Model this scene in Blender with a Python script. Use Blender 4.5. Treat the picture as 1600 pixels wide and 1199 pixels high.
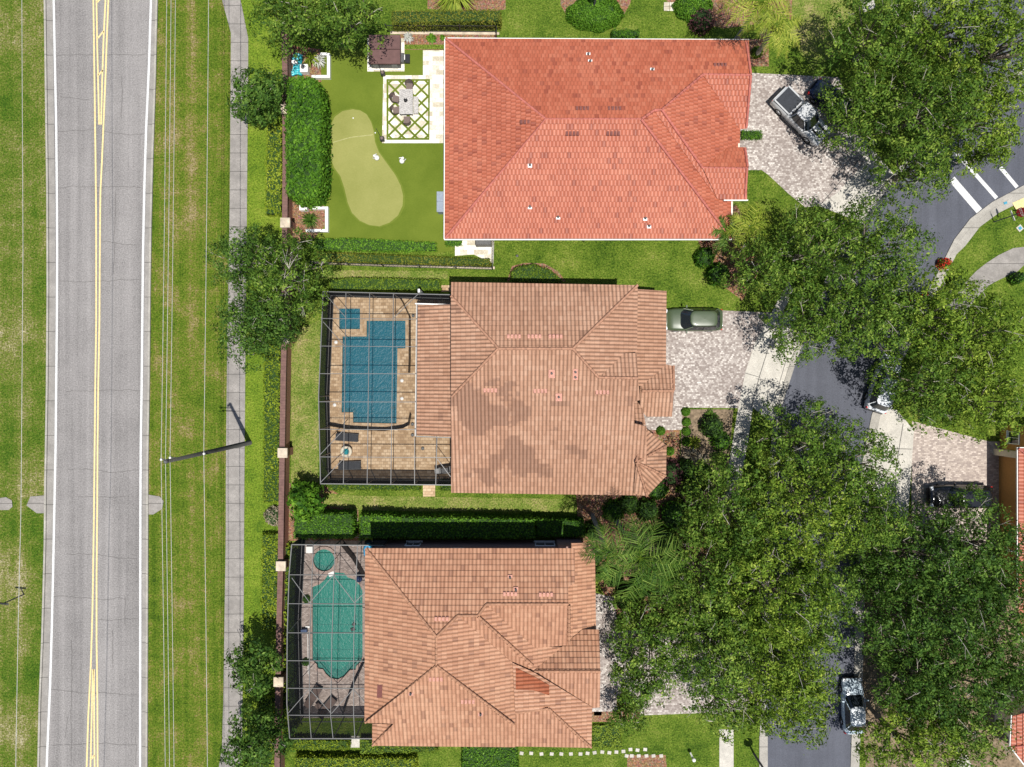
import bpy, math, random
import numpy as np
from mathutils import Vector, Matrix
from mathutils.geometry import tessellate_polygon
for o in list(bpy.data.objects): bpy.data.objects.remove(o)
S = bpy.context.scene
R = math.radians
H = 59.3            # camera height, metres
PX = 18.0           # photo pixels per metre on the ground

# ------------------------------------------------------------ camera, sky, sun
cam_d = bpy.data.cameras.new('camera'); cam = bpy.data.objects.new('camera', cam_d)
S.collection.objects.link(cam); S.camera = cam
cam.location = (0, 0, H); cam_d.sensor_width = 36; cam_d.lens = 36*H/(1600/PX)
cam_d.clip_end = 2000; cam_d.clip_start = 0.5
SUN = Vector((0.447*math.cos(R(75.4)), -0.894*math.cos(R(75.4)), math.sin(R(75.4)))).normalized()
world = bpy.data.worlds.new('World'); S.world = world; world.use_nodes = True
wn = world.node_tree.nodes; wl = world.node_tree.links
sky = wn.new('ShaderNodeTexSky'); sky.sky_type = 'NISHITA'; sky.sun_disc = False
sky.sun_elevation = R(75.4); sky.sun_rotation = math.atan2(SUN.x, SUN.y)
bgn = wn['Background']; wl.new(sky.outputs[0], bgn.inputs[0]); bgn.inputs[1].default_value = 0.082
sd = bpy.data.lights.new('sun', 'SUN'); sd.energy = 4.9; sd.angle = R(0.5); sd.color = (1, 0.965, 0.9)
sun = bpy.data.objects.new('sun', sd); S.collection.objects.link(sun)
sun.location = (30, -60, 200); sun.rotation_euler = SUN.to_track_quat('Z', 'Y').to_euler()
S.view_settings.view_transform = 'Standard'; S.view_settings.look = 'None'
S.view_settings.exposure = 0.16; S.view_settings.gamma = 1
S.render.engine = 'CYCLES'
S.cycles.max_bounces = 8; S.cycles.transparent_max_bounces = 16

# ------------------------------------------------------------ helpers
def W(px, py, h=0.0):
    k = (1-h/H)/PX
    return Vector(((px-800)*k, (599.5-py)*k, h))
def G(px, py, h=0.0):       # ground-plan position, no lean
    return Vector(((px-800)/PX, (599.5-py)/PX, h))
col = S.collection
def tag(o, label=None, cat=None, group=None, kind=None):
    if label: o['label'] = label
    if cat: o['category'] = cat
    if group: o['group'] = group
    if kind: o['kind'] = kind
    return o
def thing(name, label, cat, loc=(0,0,0), rz=0, group=None):
    o = bpy.data.objects.new(name, None); col.objects.link(o); o.empty_display_size = .3
    o.location = loc; o.rotation_euler = (0,0,rz)
    return tag(o, label, cat, group)
def link(name, me, mats, parent=None):
    o = bpy.data.objects.new(name, me); col.objects.link(o)
    for m in (mats if isinstance(mats, (list, tuple)) else [mats]): me.materials.append(m)
    if parent: o.parent = parent
    return o
class MB:
    def __init__(s): s.v=[]; s.f=[]; s.m=[]; s.uv=[]; s.sm=[]
    def face(s, pts, mi=0, uv=None, smooth=False):
        b=len(s.v); s.v += [tuple(p) for p in pts]; s.f.append(list(range(b, b+len(pts)))); s.m.append(mi); s.uv.append(uv); s.sm.append(smooth)
    def grid(s, rows, mi=0, close=False, smooth=True, flip=False):
        b=len(s.v); n=len(rows[0])
        for r in rows: s.v += [tuple(p) for p in r]
        for i in range(len(rows)-1):
            for j in range(n if close else n-1):
                q=[b+i*n+j, b+i*n+(j+1)%n, b+(i+1)*n+(j+1)%n, b+(i+1)*n+j]
                if flip: q=q[::-1]
                s.f.append(q); s.m.append(mi); s.uv.append(None); s.sm.append(smooth)
        return b
    def ngon(s, idx, mi=0): s.f.append(list(idx)); s.m.append(mi); s.uv.append(None); s.sm.append(False)
    def box(s, c, d, rz=0, mi=0, top=1.0):
        x,y,z=d[0]/2,d[1]/2,d[2]/2; cr,sr=math.cos(rz),math.sin(rz)
        P=[]
        for k,(sz) in enumerate((-1,1)):
            t = top if sz>0 else 1
            for sx,sy in ((-1,-1),(1,-1),(1,1),(-1,1)):
                a,b2=sx*x*t,sy*y*t; P.append((c[0]+a*cr-b2*sr, c[1]+a*sr+b2*cr, c[2]+sz*z))
        b=len(s.v); s.v+=P
        for q in ((3,2,1,0),(4,5,6,7),(0,1,5,4),(1,2,6,5),(2,3,7,6),(3,0,4,7)):
            s.f.append([b+i for i in q]); s.m.append(mi); s.uv.append(None); s.sm.append(False)
    def prism(s, poly, z0, z1, mi=0, mi_side=None, shrink=0.0):
        ms = mi if mi_side is None else mi_side
        n=len(poly); area=sum(poly[i][0]*poly[(i+1)%n][1]-poly[(i+1)%n][0]*poly[i][1] for i in range(n))
        if area<0: poly=poly[::-1]
        cx=sum(p[0] for p in poly)/n; cy=sum(p[1] for p in poly)/n
        top=[(cx+(p[0]-cx)*(1-shrink), cy+(p[1]-cy)*(1-shrink), z1) for p in poly]
        bot=[(p[0],p[1],z0) for p in poly]
        for i in range(n):
            j=(i+1)%n; s.face([bot[i],bot[j],top[j],top[i]], ms)
        for t in tessellate_polygon([[Vector(p) for p in top]]):
            a,b2,c2=[top[i] for i in t]
            cr=(b2[0]-a[0])*(c2[1]-a[1])-(b2[1]-a[1])*(c2[0]-a[0])
            s.face([a,b2,c2] if cr>0 else [a,c2,b2], mi)
    def tube(s, pts, rad, n=6, mi=0, cap=True):
        pts=[Vector(p) for p in pts]; rows=[]
        for i,p in enumerate(pts):
            t=(pts[min(i+1,len(pts)-1)]-pts[max(i-1,0)]).normalized()
            a=t.cross(Vector((0,0,1)));
            if a.length<.05: a=t.cross(Vector((1,0,0)))
            a.normalize(); b=t.cross(a)
            r=rad[i] if isinstance(rad,(list,tuple)) else rad
            rows.append([p+a*(r*math.cos(2*math.pi*k/n))+b*(r*math.sin(2*math.pi*k/n)) for k in range(n)])
        b0=s.grid(rows, mi, close=True)
        if cap:
            s.ngon(range(b0,b0+n),mi); s.ngon(range(b0+(len(rows)-1)*n, b0+len(rows)*n),mi)
    def lathe(s, c, prof, n=16, mi=0):
        rows=[[(c[0]+r*math.cos(2*math.pi*k/n), c[1]+r*math.sin(2*math.pi*k/n), c[2]+z) for k in range(n)] for r,z in prof]
        b0=s.grid(rows, mi, close=True)
        s.ngon(range(b0+(len(rows)-1)*n, b0+len(rows)*n), mi)
    def disc(s, c, r, n=20, mi=0, ry=None):
        s.face([(c[0]+r*math.cos(2*math.pi*k/n), c[1]+(ry or r)*math.sin(2*math.pi*k/n), c[2]) for k in range(n)], mi)
    def build(s, name, mats, parent=None):
        me=bpy.data.meshes.new(name); me.from_pydata(s.v, [], s.f)
        me.polygons.foreach_set('material_index', s.m); me.polygons.foreach_set('use_smooth', s.sm)
        if any(u for u in s.uv):
            ul=me.uv_layers.new(name='UVMap'); k=0
            for f,u in zip(s.f, s.uv):
                for i in range(len(f)):
                    if u: ul.data[k].uv=u[i]
                    k+=1
        me.update(); return link(name, me, mats, parent)

# ------------------------------------------------------------ materials
class Nt:
    def __init__(s, name, rough=.8, spec=.3):
        s.m=bpy.data.materials.new(name); s.m.use_nodes=True; s.t=s.m.node_tree; s.b=s.t.nodes['Principled BSDF']
        s.b.inputs['Roughness'].default_value=rough; s.b.inputs['Specular IOR Level'].default_value=spec
    def n(s, typ, ins=None, **kw):
        nd=s.t.nodes.new(typ)
        for k,v in kw.items(): setattr(nd,k,v)
        for k,v in (ins or {}).items(): s.put(nd.inputs[k], v)
        return nd
    def put(s, sock, v):
        if isinstance(v, bpy.types.NodeSocket): s.t.links.new(v, sock)
        else: sock.default_value = v
    def pos(s, sc=(1,1,1), obj=False, uv=False):
        if uv: o=s.n('ShaderNodeUVMap').outputs[0]
        elif obj: o=s.n('ShaderNodeTexCoord').outputs['Object']
        else: o=s.n('ShaderNodeNewGeometry').outputs['Position']
        return s.n('ShaderNodeMapping', {'Vector':o,'Scale':sc}).outputs[0]
    def noise(s, sc, vec=None, det=3, rough=.55, dist=0):
        return s.n('ShaderNodeTexNoise', {'Vector':vec if vec is not None else s.pos(),'Scale':sc,'Detail':det,'Roughness':rough,'Distortion':dist}).outputs[0]
    def math(s, op, a, b=0.0, c=0.0, clamp=False):
        nd=s.n('ShaderNodeMath', operation=op, use_clamp=clamp); s.put(nd.inputs[0],a); s.put(nd.inputs[1],b); s.put(nd.inputs[2],c); return nd.outputs[0]
    def ramp(s, f, stops, interp='LINEAR'):
        nd=s.n('ShaderNodeValToRGB'); s.put(nd.inputs[0], f); cr=nd.color_ramp; cr.interpolation=interp
        while len(cr.elements)<len(stops): cr.elements.new(.5)
        for e,(p,c) in zip(cr.elements, stops): e.position=p; e.color=(*c,1) if len(c)==3 else c
        return nd.outputs[0]
    def mix(s, f, a, b, mode='MIX'):
        nd=s.n('ShaderNodeMix', data_type='RGBA', blend_type=mode)
        s.put(nd.inputs[0], f); s.put(nd.inputs[6], a if isinstance(a,bpy.types.NodeSocket) else (*a,1)); s.put(nd.inputs[7], b if isinstance(b,bpy.types.NodeSocket) else (*b,1))
        return nd.outputs[2]
    def bump(s, h, st=.5, d=.05):
        nd=s.n('ShaderNodeBump', {'Height':h,'Strength':st,'Distance':d}); s.t.links.new(nd.outputs[0], s.b.inputs['Normal'])
    def base(s, c): s.put(s.b.inputs['Base Color'], c if isinstance(c,bpy.types.NodeSocket) else (*c,1))
def gray(v): return (v,v,v)
def plain(name, c, rough=.6, metal=0, spec=.4, var=.25, sc=6, bump=0, obj=True):
    g=Nt(name, rough, spec); p=g.pos(obj=obj); f=g.noise(sc,p,4)
    lo=tuple(x*(1-var) for x in c); hi=tuple(min(1,x*(1+var)) for x in c)
    g.base(g.ramp(f,[(.3,lo),(.7,hi)])); g.b.inputs['Metallic'].default_value=metal
    if bump: g.bump(f,bump,.02)
    return g.m
def grass(name, stops, big=.3, streak=None, fine=6.5, amp=.75, spotty=.35):
    g=Nt(name,.9,.1)
    f1=g.noise(big, g.pos(), 4, .62); f2=g.noise(1.7, g.pos(), 5, .7); f3=g.noise(fine, g.pos(), 3, .75)
    f=g.math('ADD', g.math('MULTIPLY',f1,spotty+.25), g.math('MULTIPLY',f2,.40-spotty*.25))
    f=g.math('ADD', f, g.math('MULTIPLY', g.math('SUBTRACT',g.noise(.7, g.pos(), 5, .75),.5), .35))
    if streak is not None: f=g.math('ADD', f, g.math('MULTIPLY', g.math('SUBTRACT',g.noise(streak, g.pos((1,.012,1)), 3, .7),.5), .5))
    f=g.math('ADD', f, g.math('MULTIPLY', g.math('SUBTRACT',f3,.5), amp))
    c=g.ramp(f, stops)
    k=g.ramp(g.noise(fine*1.25, g.pos((1,1,1)), 3, .75), [(.34,gray(.42)),(.5,gray(.95)),(.66,gray(1.35))])
    g.base(g.mix(1.0, c, k, 'MULTIPLY')); g.bump(f3,1.0,.12); return g.m
LAWN=[(.24,(.026,.060,.006)),(.38,(.072,.128,.012)),(.51,(.130,.190,.022)),(.64,(.205,.235,.048)),(.80,(.34,.30,.13))]
m_lawn=grass('lawn_grass', LAWN)
m_lawn_dry=grass('dry_lawn_grass', [(.22,(.06,.12,.012)),(.38,(.13,.19,.028)),(.5,(.22,.24,.06)),(.64,(.34,.28,.13)),(.8,(.40,.32,.19))], big=.45)
m_verge=grass('verge_grass', [(.2,(.028,.062,.006)),(.34,(.070,.125,.009)),(.46,(.115,.165,.016)),(.54,(.17,.165,.035)),(.64,(.27,.215,.10)),(.84,(.42,.34,.22))], big=.30, streak=1.1, amp=.75)
m_verge_w=grass('west_verge_grass', [(.24,(.024,.066,.005)),(.37,(.058,.120,.009)),(.49,(.110,.155,.018)),(.60,(.20,.19,.06)),(.76,(.44,.39,.26))], big=.14, streak=.45, amp=.8, spotty=.5)
m_strip=grass('bright_grass', [(.25,(.06,.12,.01)),(.45,(.14,.215,.018)),(.6,(.2,.26,.03)),(.8,(.33,.33,.07))])
def turf_mat(name, c1, c2):
    g=Nt(name,.95,.05); f=g.math('ADD', g.math('MULTIPLY',g.noise(.25,g.pos(),3),.7), g.math('MULTIPLY',g.noise(16,g.pos((.4,1,1)),3,.7),.35))
    g.base(g.ramp(f,[(.35,c1),(.7,c2)])); g.bump(g.noise(20,g.pos(),2),.4,.03); return g.m
m_turf=turf_mat('artificial_turf',(.085,.125,.014),(.145,.185,.026))
m_putt=turf_mat('putting_turf',(.215,.225,.062),(.30,.295,.10))
def mulch_mat():
    g=Nt('mulch',.95,.1); f=g.noise(7.5,g.pos(),4,.8); v=g.n('ShaderNodeTexVoronoi',{'Vector':g.pos(),'Scale':8.0}).outputs['Color']
    c=g.ramp(f,[(.3,(.07,.04,.025)),(.5,(.22,.12,.07)),(.68,(.42,.28,.18))]); g.base(g.mix(.25,c,v,'OVERLAY')); g.bump(f,.8,.06); return g.m
m_mulch=mulch_mat()
m_soil=plain('dirt',(.2,.15,.1),.95,0,.1,.5,3,.5,False)
def asphalt(name, c, var, streak, speck=.5):
    g=Nt(name,.85,.25); f=g.noise(9,g.pos(),3,.85); s2=g.noise(1.1,g.pos((1,.02,1)),4,.6); b=g.noise(.35,g.pos(),6,.7)
    k=g.math('ADD', g.math('ADD', g.math('MULTIPLY',g.math('SUBTRACT',f,.5),speck), g.math('MULTIPLY',g.math('SUBTRACT',s2,.5),streak)), g.math('MULTIPLY',g.math('SUBTRACT',b,.5),.6))
    k=g.math('ADD', 1.0, k)
    g.base(g.mix(1.0, c, g.n('ShaderNodeCombineColor',{0:k,1:k,2:k}).outputs[0],'MULTIPLY'))
    g.bump(f,.3,.01); return g.m
m_road=asphalt('road_asphalt',(.225,.212,.205),.3,1.1,2.2)
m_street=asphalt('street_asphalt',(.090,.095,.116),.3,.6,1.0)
def concrete(name, c, joint=0, axis=1, stain=.5):
    g=Nt(name,.85,.25); f=g.noise(9,g.pos(),3,.8); b=g.noise(.8,g.pos(),6,.72)
    colr=g.mix(g.ramp(b,[(.35,gray(0)),(.7,gray(1))]), tuple(x*(1-stain*.6) for x in c), tuple(min(1,x*1.12) for x in c))
    colr=g.mix(g.ramp(f,[(.42,gray(0)),(.66,gray(.8))]), colr, tuple(x*.62 for x in c))
    if joint:
        sep=g.n('ShaderNodeSeparateXYZ',{0:g.pos()}).outputs[axis]
        j=g.math('LESS_THAN', g.math('ABSOLUTE', g.math('SUBTRACT', g.math('FRACT', g.math('DIVIDE',sep,joint)),.5)), .035/joint)
        colr=g.mix(g.math('MULTIPLY',j,.75), colr, tuple(x*.3 for x in c))
    g.base(colr); g.bump(f,.2,.01); return g.m
m_walk=concrete('sidewalk_concrete',(.33,.305,.28),1.6,1,.6)
m_conc=concrete('pale_concrete',(.60,.565,.50))
m_gutter=concrete('gutter_concrete',(.33,.31,.285),3.0,1,.5)
m_kerb=concrete('kerb_concrete',(.42,.395,.35),3.0)
def pavers(name, cols, size=(.2,.1), mortar=(.25,.23,.2), msize=.008, blot=.3, rot=0, rough=.85, big=0):
    g=Nt(name,rough,.25)
    br=g.n('ShaderNodeTexBrick',{'Vector':g.n('ShaderNodeMapping',{'Vector':g.pos(),'Rotation':(0,0,rot)}).outputs[0],'Color1':(0,0,0,1),'Color2':(1,1,1,1),'Mortar':(.5,.5,.5,1),'Scale':1.0,'Mortar Size':msize,'Brick Width':size[0],'Row Height':size[1],'Bias':0.0})
    f=g.math('ADD', g.math('MULTIPLY',br.outputs[0],.68), g.math('MULTIPLY',g.math('SUBTRACT',g.noise(.35,g.pos(),5,.7),.5),1.1*blot+.7))
    f=g.math('ADD',f,g.math('MULTIPLY',g.math('SUBTRACT',g.noise(7,g.pos(),3,.8),.5),.9))
    c=g.ramp(f,cols); c=g.mix(g.math('MULTIPLY',br.outputs[1],.8),c,mortar); g.base(c); g.bump(br.outputs[1],-.5,.01); return g.m
m_drive=pavers('driveway_pavers',[(.05,(.24,.20,.18)),(.3,(.34,.295,.27)),(.5,(.44,.395,.36)),(.68,(.58,.535,.49)),(.98,(.74,.70,.66))],(.19,.15),(.26,.22,.2),.010)
m_drive_tan=pavers('tan_driveway_pavers',[(.05,(.30,.245,.22)),(.4,(.43,.36,.31)),(.7,(.58,.50,.44)),(1,(.66,.59,.52))],(.26,.14),(.28,.23,.2),.012)
m_trav=pavers('travertine',[(.0,(.45,.40,.30)),(.3,(.68,.64,.54)),(.6,(.80,.77,.69)),(1,(.84,.82,.76))],(.6,.4),(.52,.48,.4),.012)
m_deck=pavers('tan_pool_deck_pavers',[(.0,(.33,.215,.12)),(.35,(.46,.32,.19)),(.7,(.58,.43,.28)),(1,(.64,.50,.34))],(.36,.26),(.24,.16,.1),.016,rot=.0)
m_deck3=pavers('brown_pool_deck_pavers',[(.0,(.20,.16,.14)),(.35,(.31,.25,.22)),(.7,(.44,.37,.33)),(1,(.53,.47,.42))],(.2,.1),(.2,.16,.14),.012)
m_white=plain('white_paint',(.78,.77,.74),.5,var=.06); m_linew=plain('road_paint_white',(.60,.60,.59),.7,var=.22,sc=9,obj=False)
m_yellow=plain('road_paint_yellow',(.70,.55,.26),.7,var=.2,sc=7,obj=False)
m_crack=plain('crack',(.09,.085,.08),.9,obj=False)
m_iron=plain('black_iron',(.02,.02,.022),.45,spec=.5); m_black=plain('black_plastic',(.018,.018,.02),.5)
m_alu=plain('grey_aluminium',(.13,.13,.13),.45,.3,var=.08); m_darkalu=plain('dark_aluminium',(.09,.09,.09),.5)
m_stucco_w=plain('cream_stucco',(.66,.60,.48),.9,var=.1); m_stucco_t=plain('tan_stucco',(.50,.38,.25),.9,var=.1)
m_stucco_b=plain('mauve_stucco',(.30,.19,.165),.9,var=.1); m_stucco_o=plain('orange_stucco',(.52,.27,.085),.9,var=.08)
m_trim=plain('pale_trim',(.68,.60,.46),.7,var=.08)
def glass_dark():
    g=Nt('window_glass',.06,.8); g.base((.015,.02,.025)); return g.m
m_glass=glass_dark()
m_cush=plain('taupe_wicker',(.16,.12,.105),.9,sc=30); m_greywood=plain('grey_wood',(.42,.40,.38),.8,var=.3,sc=9)
m_sling=plain('black_sling',(.035,.037,.042),.8); m_slingb=plain('brown_sling',(.09,.06,.05),.8)
m_bark=plain('bark',(.20,.165,.13),.9,var=.4,sc=5,bump=.6,obj=False); m_twig=plain('pale_twig',(.42,.39,.33),.9,var=.25,obj=False)
m_palmbark=plain('palm_bark',(.30,.26,.22),.9,var=.4,sc=4,bump=.5)
def brick_wall_mat():
    g=Nt('brick',.85,.25)
    p=g.pos()
    s=g.n('ShaderNodeSeparateXYZ',{0:p}).outputs
    v=g.n('ShaderNodeCombineXYZ',{0:g.math('ADD',s[0],s[1]),1:s[2]}).outputs[0]
    b=g.n('ShaderNodeTexBrick',{'Vector':v,'Color1':(.30,.115,.08,1),'Color2':(.42,.19,.13,1),'Mortar':(.45,.36,.3,1),'Scale':1.0,'Mortar Size':.006,'Brick Width':.22,'Row Height':.075})
    g.base(g.mix(g.math('MULTIPLY',g.noise(9,p,4),.5),b.outputs[0],(.17,.08,.06))); g.bump(b.outputs[1],-.4,.01); return g.m
m_brick=brick_wall_mat()
def brick_cap():
    g=Nt('brick_coping',.85,.25); s=g.n('ShaderNodeSeparateXYZ',{0:g.pos()}).outputs[1]
    j=g.math('LESS_THAN',g.math('FRACT',g.math('DIVIDE',s,.24)),.14)
    c=g.ramp(g.noise(3,g.pos(),4,.7),[(.3,(.12,.068,.06)),(.7,(.21,.12,.10))]); g.base(g.mix(g.math('MULTIPLY',j,.6),c,(.10,.055,.05))); return g.m
m_cap=brick_cap(); m_stonecap=plain('pier_cap_stone',(.50,.42,.32),.85,var=.3,sc=2,obj=False)
def leaf_mat(name, dark, mid, light, glow=.16, gloss=.6):
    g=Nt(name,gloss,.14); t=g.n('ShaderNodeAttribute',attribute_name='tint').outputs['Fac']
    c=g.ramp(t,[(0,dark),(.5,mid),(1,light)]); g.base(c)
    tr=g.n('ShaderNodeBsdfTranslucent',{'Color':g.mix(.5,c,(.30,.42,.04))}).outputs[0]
    mx=g.n('ShaderNodeMixShader',{0:glow,1:g.b.outputs[0],2:tr}).outputs[0]
    g.t.links.new(mx,g.t.nodes['Material Output'].inputs[0]); return g.m
m_oak=leaf_mat('oak_leaves',(.026,.066,.008),(.100,.185,.022),(.28,.37,.060))
m_oak_y=leaf_mat('yellow_green_oak_leaves',(.042,.088,.008),(.145,.235,.022),(.34,.42,.060))
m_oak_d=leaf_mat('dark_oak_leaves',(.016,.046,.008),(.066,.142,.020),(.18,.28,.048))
m_shrub=leaf_mat('shrub_leaves',(.025,.08,.008),(.085,.20,.014),(.20,.36,.035))
m_hedge=leaf_mat('hedge_leaves',(.04,.085,.008),(.12,.19,.016),(.23,.31,.035),.2)
m_hedge_y=leaf_mat('yellow_hedge_leaves',(.09,.15,.012),(.23,.30,.02),(.42,.46,.06),.2)
m_hedge_r=leaf_mat('bronze_hedge_leaves',(.07,.10,.012),(.18,.20,.025),(.36,.24,.06),.2)
m_palm=leaf_mat('palm_leaves',(.016,.05,.007),(.055,.12,.014),(.19,.27,.05),.12)
m_palm_y=leaf_mat('yellow_palm_leaves',(.07,.12,.012),(.21,.28,.026),(.48,.48,.09),.2)
m_dead=leaf_mat('dead_fronds',(.20,.16,.10),(.32,.27,.19),(.5,.44,.34),.1)
m_red=leaf_mat('red_flowers',(.30,.01,.01),(.6,.03,.02),(.75,.15,.05),.1)
m_purple=leaf_mat('purple_leaves',(.03,.012,.015),(.09,.035,.04),(.2,.11,.10),.1)
m_white_fl=leaf_mat('pale_leaves',(.35,.36,.30),(.6,.6,.55),(.8,.8,.76),.1)
m_core=plain('hedge_core',(.020,.050,.008),.95,obj=False)

def tile_mat(name, c_dark, c_mid, c_light, tw, stagger, groove, patch=None, patch_amt=0, spots=None, wave=.9, pc=None, rough=.7, spec=.3):
    g=Nt(name,rough,spec); uv=g.pos(uv=True); sx=g.n('ShaderNodeSeparateXYZ',{0:uv}).outputs
    v=g.math('DIVIDE',sx[1],.42); row=g.math('FLOOR',v)
    u=g.math('DIVIDE',sx[0],tw)
    if stagger: u=g.math('ADD',u,g.math('MULTIPLY',g.math('MODULO',row,2.0),.5))
    cu=g.math('FLOOR',u); fu=g.math('FRACT',u); fv=g.math('FRACT',v)
    idv=g.n('ShaderNodeCombineXYZ',{0:cu,1:row,2:0.0}).outputs[0]
    wn_=g.n('ShaderNodeTexWhiteNoise',{0:idv},noise_dimensions='3D').outputs[0]
    soft=g.noise(.13,uv,4,.6)
    f=g.math('ADD',g.math('MULTIPLY',wn_,.30),g.math('MULTIPLY',soft,.70))
    c=g.ramp(f,[(.2,c_dark),(.5,c_mid),(.8,c_light)])
    if patch:
        pv=g.n('ShaderNodeMapping',{'Vector':idv,'Scale':(.11*tw/.3,.15,1)}).outputs[0]
        loc=None
        for q in pc:
            dv=g.n('ShaderNodeVectorMath',{0:g.n('ShaderNodeVectorMath',{0:g.pos(),1:(1,1.7,0)},operation='MULTIPLY').outputs[0],1:(q[0],q[1]*1.7,0)},operation='DISTANCE').outputs[1]
            e=g.math('SUBTRACT',1.0,g.math('DIVIDE',dv,5.5),clamp=True); loc=e if loc is None else g.math('MAXIMUM',loc,e)
        pm=g.ramp(g.math('ADD',g.math('ADD',g.noise(1.1,pv,2,.5),g.math('MULTIPLY',wn_,.05)),g.math('MULTIPLY',g.math('SUBTRACT',loc,.32),.30)),[(.575,gray(0)),(.59,gray(1))])
        c=g.mix(g.math('MULTIPLY',pm,patch_amt),c,patch)
    if spots:
        sp=g.math('GREATER_THAN',g.n('ShaderNodeTexWhiteNoise',{0:g.n('ShaderNodeVectorMath',{0:idv,1:(17.3,5.1,2.0)},operation='ADD').outputs[0]}).outputs[0],.93)
        c=g.mix(g.math('MULTIPLY',sp,.45),c,spots)
    st=g.noise(5,g.n('ShaderNodeMapping',{'Vector':uv,'Scale':(2.0,.35,1)}).outputs[0],4,.7)
    c=g.mix(g.ramp(st,[(.52,gray(0)),(.72,gray(.55))]),c,tuple(x*.5 for x in c_dark))
    st2=g.noise(1.0,g.n('ShaderNodeMapping',{'Vector':uv,'Scale':(1.3,.16,1)}).outputs[0],5,.7)
    c=g.mix(g.ramp(st2,[(.5,gray(0)),(.75,gray(.25))]),c,tuple(x*.62 for x in c_dark))
    gr=g.math('LESS_THAN',g.math('MINIMUM',fu,g.math('SUBTRACT',1.0,fu)),.07)
    c=g.mix(g.math('MULTIPLY',gr,groove),c,tuple(x*.32 for x in c_dark))
    ed=g.math('LESS_THAN',fv,.10)
    c=g.mix(g.math('MULTIPLY',ed,.22),c,tuple(x*.4 for x in c_dark))
    g.base(c)
    hgt=g.math('SINE',g.math('MULTIPLY',fu,math.pi)); g.bump(hgt,wave,.13); return g.m
m_roof1=tile_mat('red_roof_tile',(.33,.080,.038),(.42,.115,.060),(.49,.165,.095),.30,True,.38,spots=(.16,.03,.02),wave=.4,rough=.52,spec=.5)
m_roof2=tile_mat('tan_roof_tile',(.35,.185,.115),(.455,.255,.165),(.54,.33,.225),.30,False,.62,patch=(.25,.135,.09),patch_amt=.68,pc=((-1.5,-2.2),(0.5,-5.8)))
m_roof3=tile_mat('orange_tan_roof_tile',(.35,.165,.094),(.455,.232,.138),(.54,.305,.19),.30,False,.5,spots=(.16,.07,.045),wave=.7,rough=.55,spec=.45)
m_ridge1=plain('red_ridge_tile',(.42,.13,.10),.8,var=.2,sc=3); m_ridge2=plain('tan_ridge_tile',(.36,.19,.12),.8,var=.25,sc=3)
m_ridge3=plain('orange_ridge_tile',(.36,.185,.11),.8,var=.25,sc=3); m_pink=plain('pink_vent_tile',(.50,.25,.19),.8,sc=12)
m_darkvent=plain('brown_vent_tile',(.17,.06,.05),.8,sc=14); m_redtile=tile_mat('new_red_tile',(.26,.07,.03),(.34,.10,.045),(.40,.15,.08),.30,False,.5)

# ------------------------------------------------------------ sheets of ground
def P2(pts): return [tuple(G(*p)[:2]) for p in pts]
def sheet(name, pts, z, m, holes=(), kind='structure', world=False):
    loops=[[Vector((x,y,z)) for x,y in (pts if world else P2(pts))]]+[[Vector((x,y,z)) for x,y in P2(h)] for h in holes]
    flat=[p for l in loops for p in l]; mb=MB(); mb.v=[tuple(p) for p in flat]
    for t in tessellate_polygon(loops):
        a,b,c=[flat[i] for i in t]; cr=(b.x-a.x)*(c.y-a.y)-(b.y-a.y)*(c.x-a.x)
        if abs(cr)<1e-9: continue
        mb.ngon(t if cr>0 else t[::-1])
    o=mb.build(name, m); o['kind']=kind; return o
def lerp_poly(line, y):
    for (x0,y0),(x1,y1) in zip(line,line[1:]):
        if y0<=y<=y1: return x0+(x1-x0)*(y-y0)/(y1-y0)
    return line[0][0] if y<line[0][1] else line[-1][0]
def ribbon_pts(line, w):
    L=[];Rr=[]
    for i,p in enumerate(line):
        a=line[max(i-1,0)]; b=line[min(i+1,len(line)-1)]; dx,dy=b[0]-a[0],b[1]-a[1]; l=math.hypot(dx,dy) or 1
        nx,ny=-dy/l*w/2,dx/l*w/2; L.append((p[0]+nx,p[1]+ny)); Rr.append((p[0]-nx,p[1]-ny))
    return L,Rr
def ribbon(mb, line, w, z):
    L,Rr=ribbon_pts(line,w)
    for i in range(len(line)-1):
        q=[G(*L[i],z),G(*L[i+1],z),G(*Rr[i+1],z),G(*Rr[i],z)]
        a=(q[1]-q[0]).cross(q[2]-q[0]).z
        mb.face(q if a>0 else q[::-1])
def ext(line, d=400):
    (x0,y0),(x1,y1)=line[0],line[1]; (u0,v0),(u1,v1)=line[-2],line[-1]
    return [(x0,y0-d)]+list(line)+[(u1,v1+d)]
def between(a, b): return list(a)+list(b)[::-1]

pool2=[(572.6,501),(634,501),(634,545),(621.5,545),(620,662.5),(551.5,661),(551.5,645),(533.5,645),(535,525.6),(572.6,525.6)]
spa2=[(530,482),(563,482),(563,515),(530,515)]
pool3=[(488,917),(499,913),(507,906),(513,897),(524,894),(538,895),(544,902),(554,905),(563,915),(567,923),(567,1026),(564,1034),(557,1041),(556,1047),(547,1047),(538,1057),(528,1062),(517,1060),(509,1053),(504.6,1046),(497,1045),(495,1038),(488,1032)]
spa3=[(507+17*math.cos(2*math.pi*k/24), 875+17.5*math.sin(2*math.pi*k/24)) for k in range(24)]
HO=[pool2,spa2,pool3,spa3]
sheet('ground', [(-9000,-9000),(10600,-9000),(10600,10200),(-9000,10200)], 0, m_lawn, HO)
rl_out=ext([(70,0),(72,150),(74,300),(74.5,450),(73.5,600),(71,750),(70,850),(68,930),(66,1000),(62,1100),(60,1199)])
rl_in=ext([(82,0),(84,150),(86,300),(87,450),(86,600),(84.5,750),(82,850),(80,930),(77.5,1000),(74.5,1100),(71.5,1199)])
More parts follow.
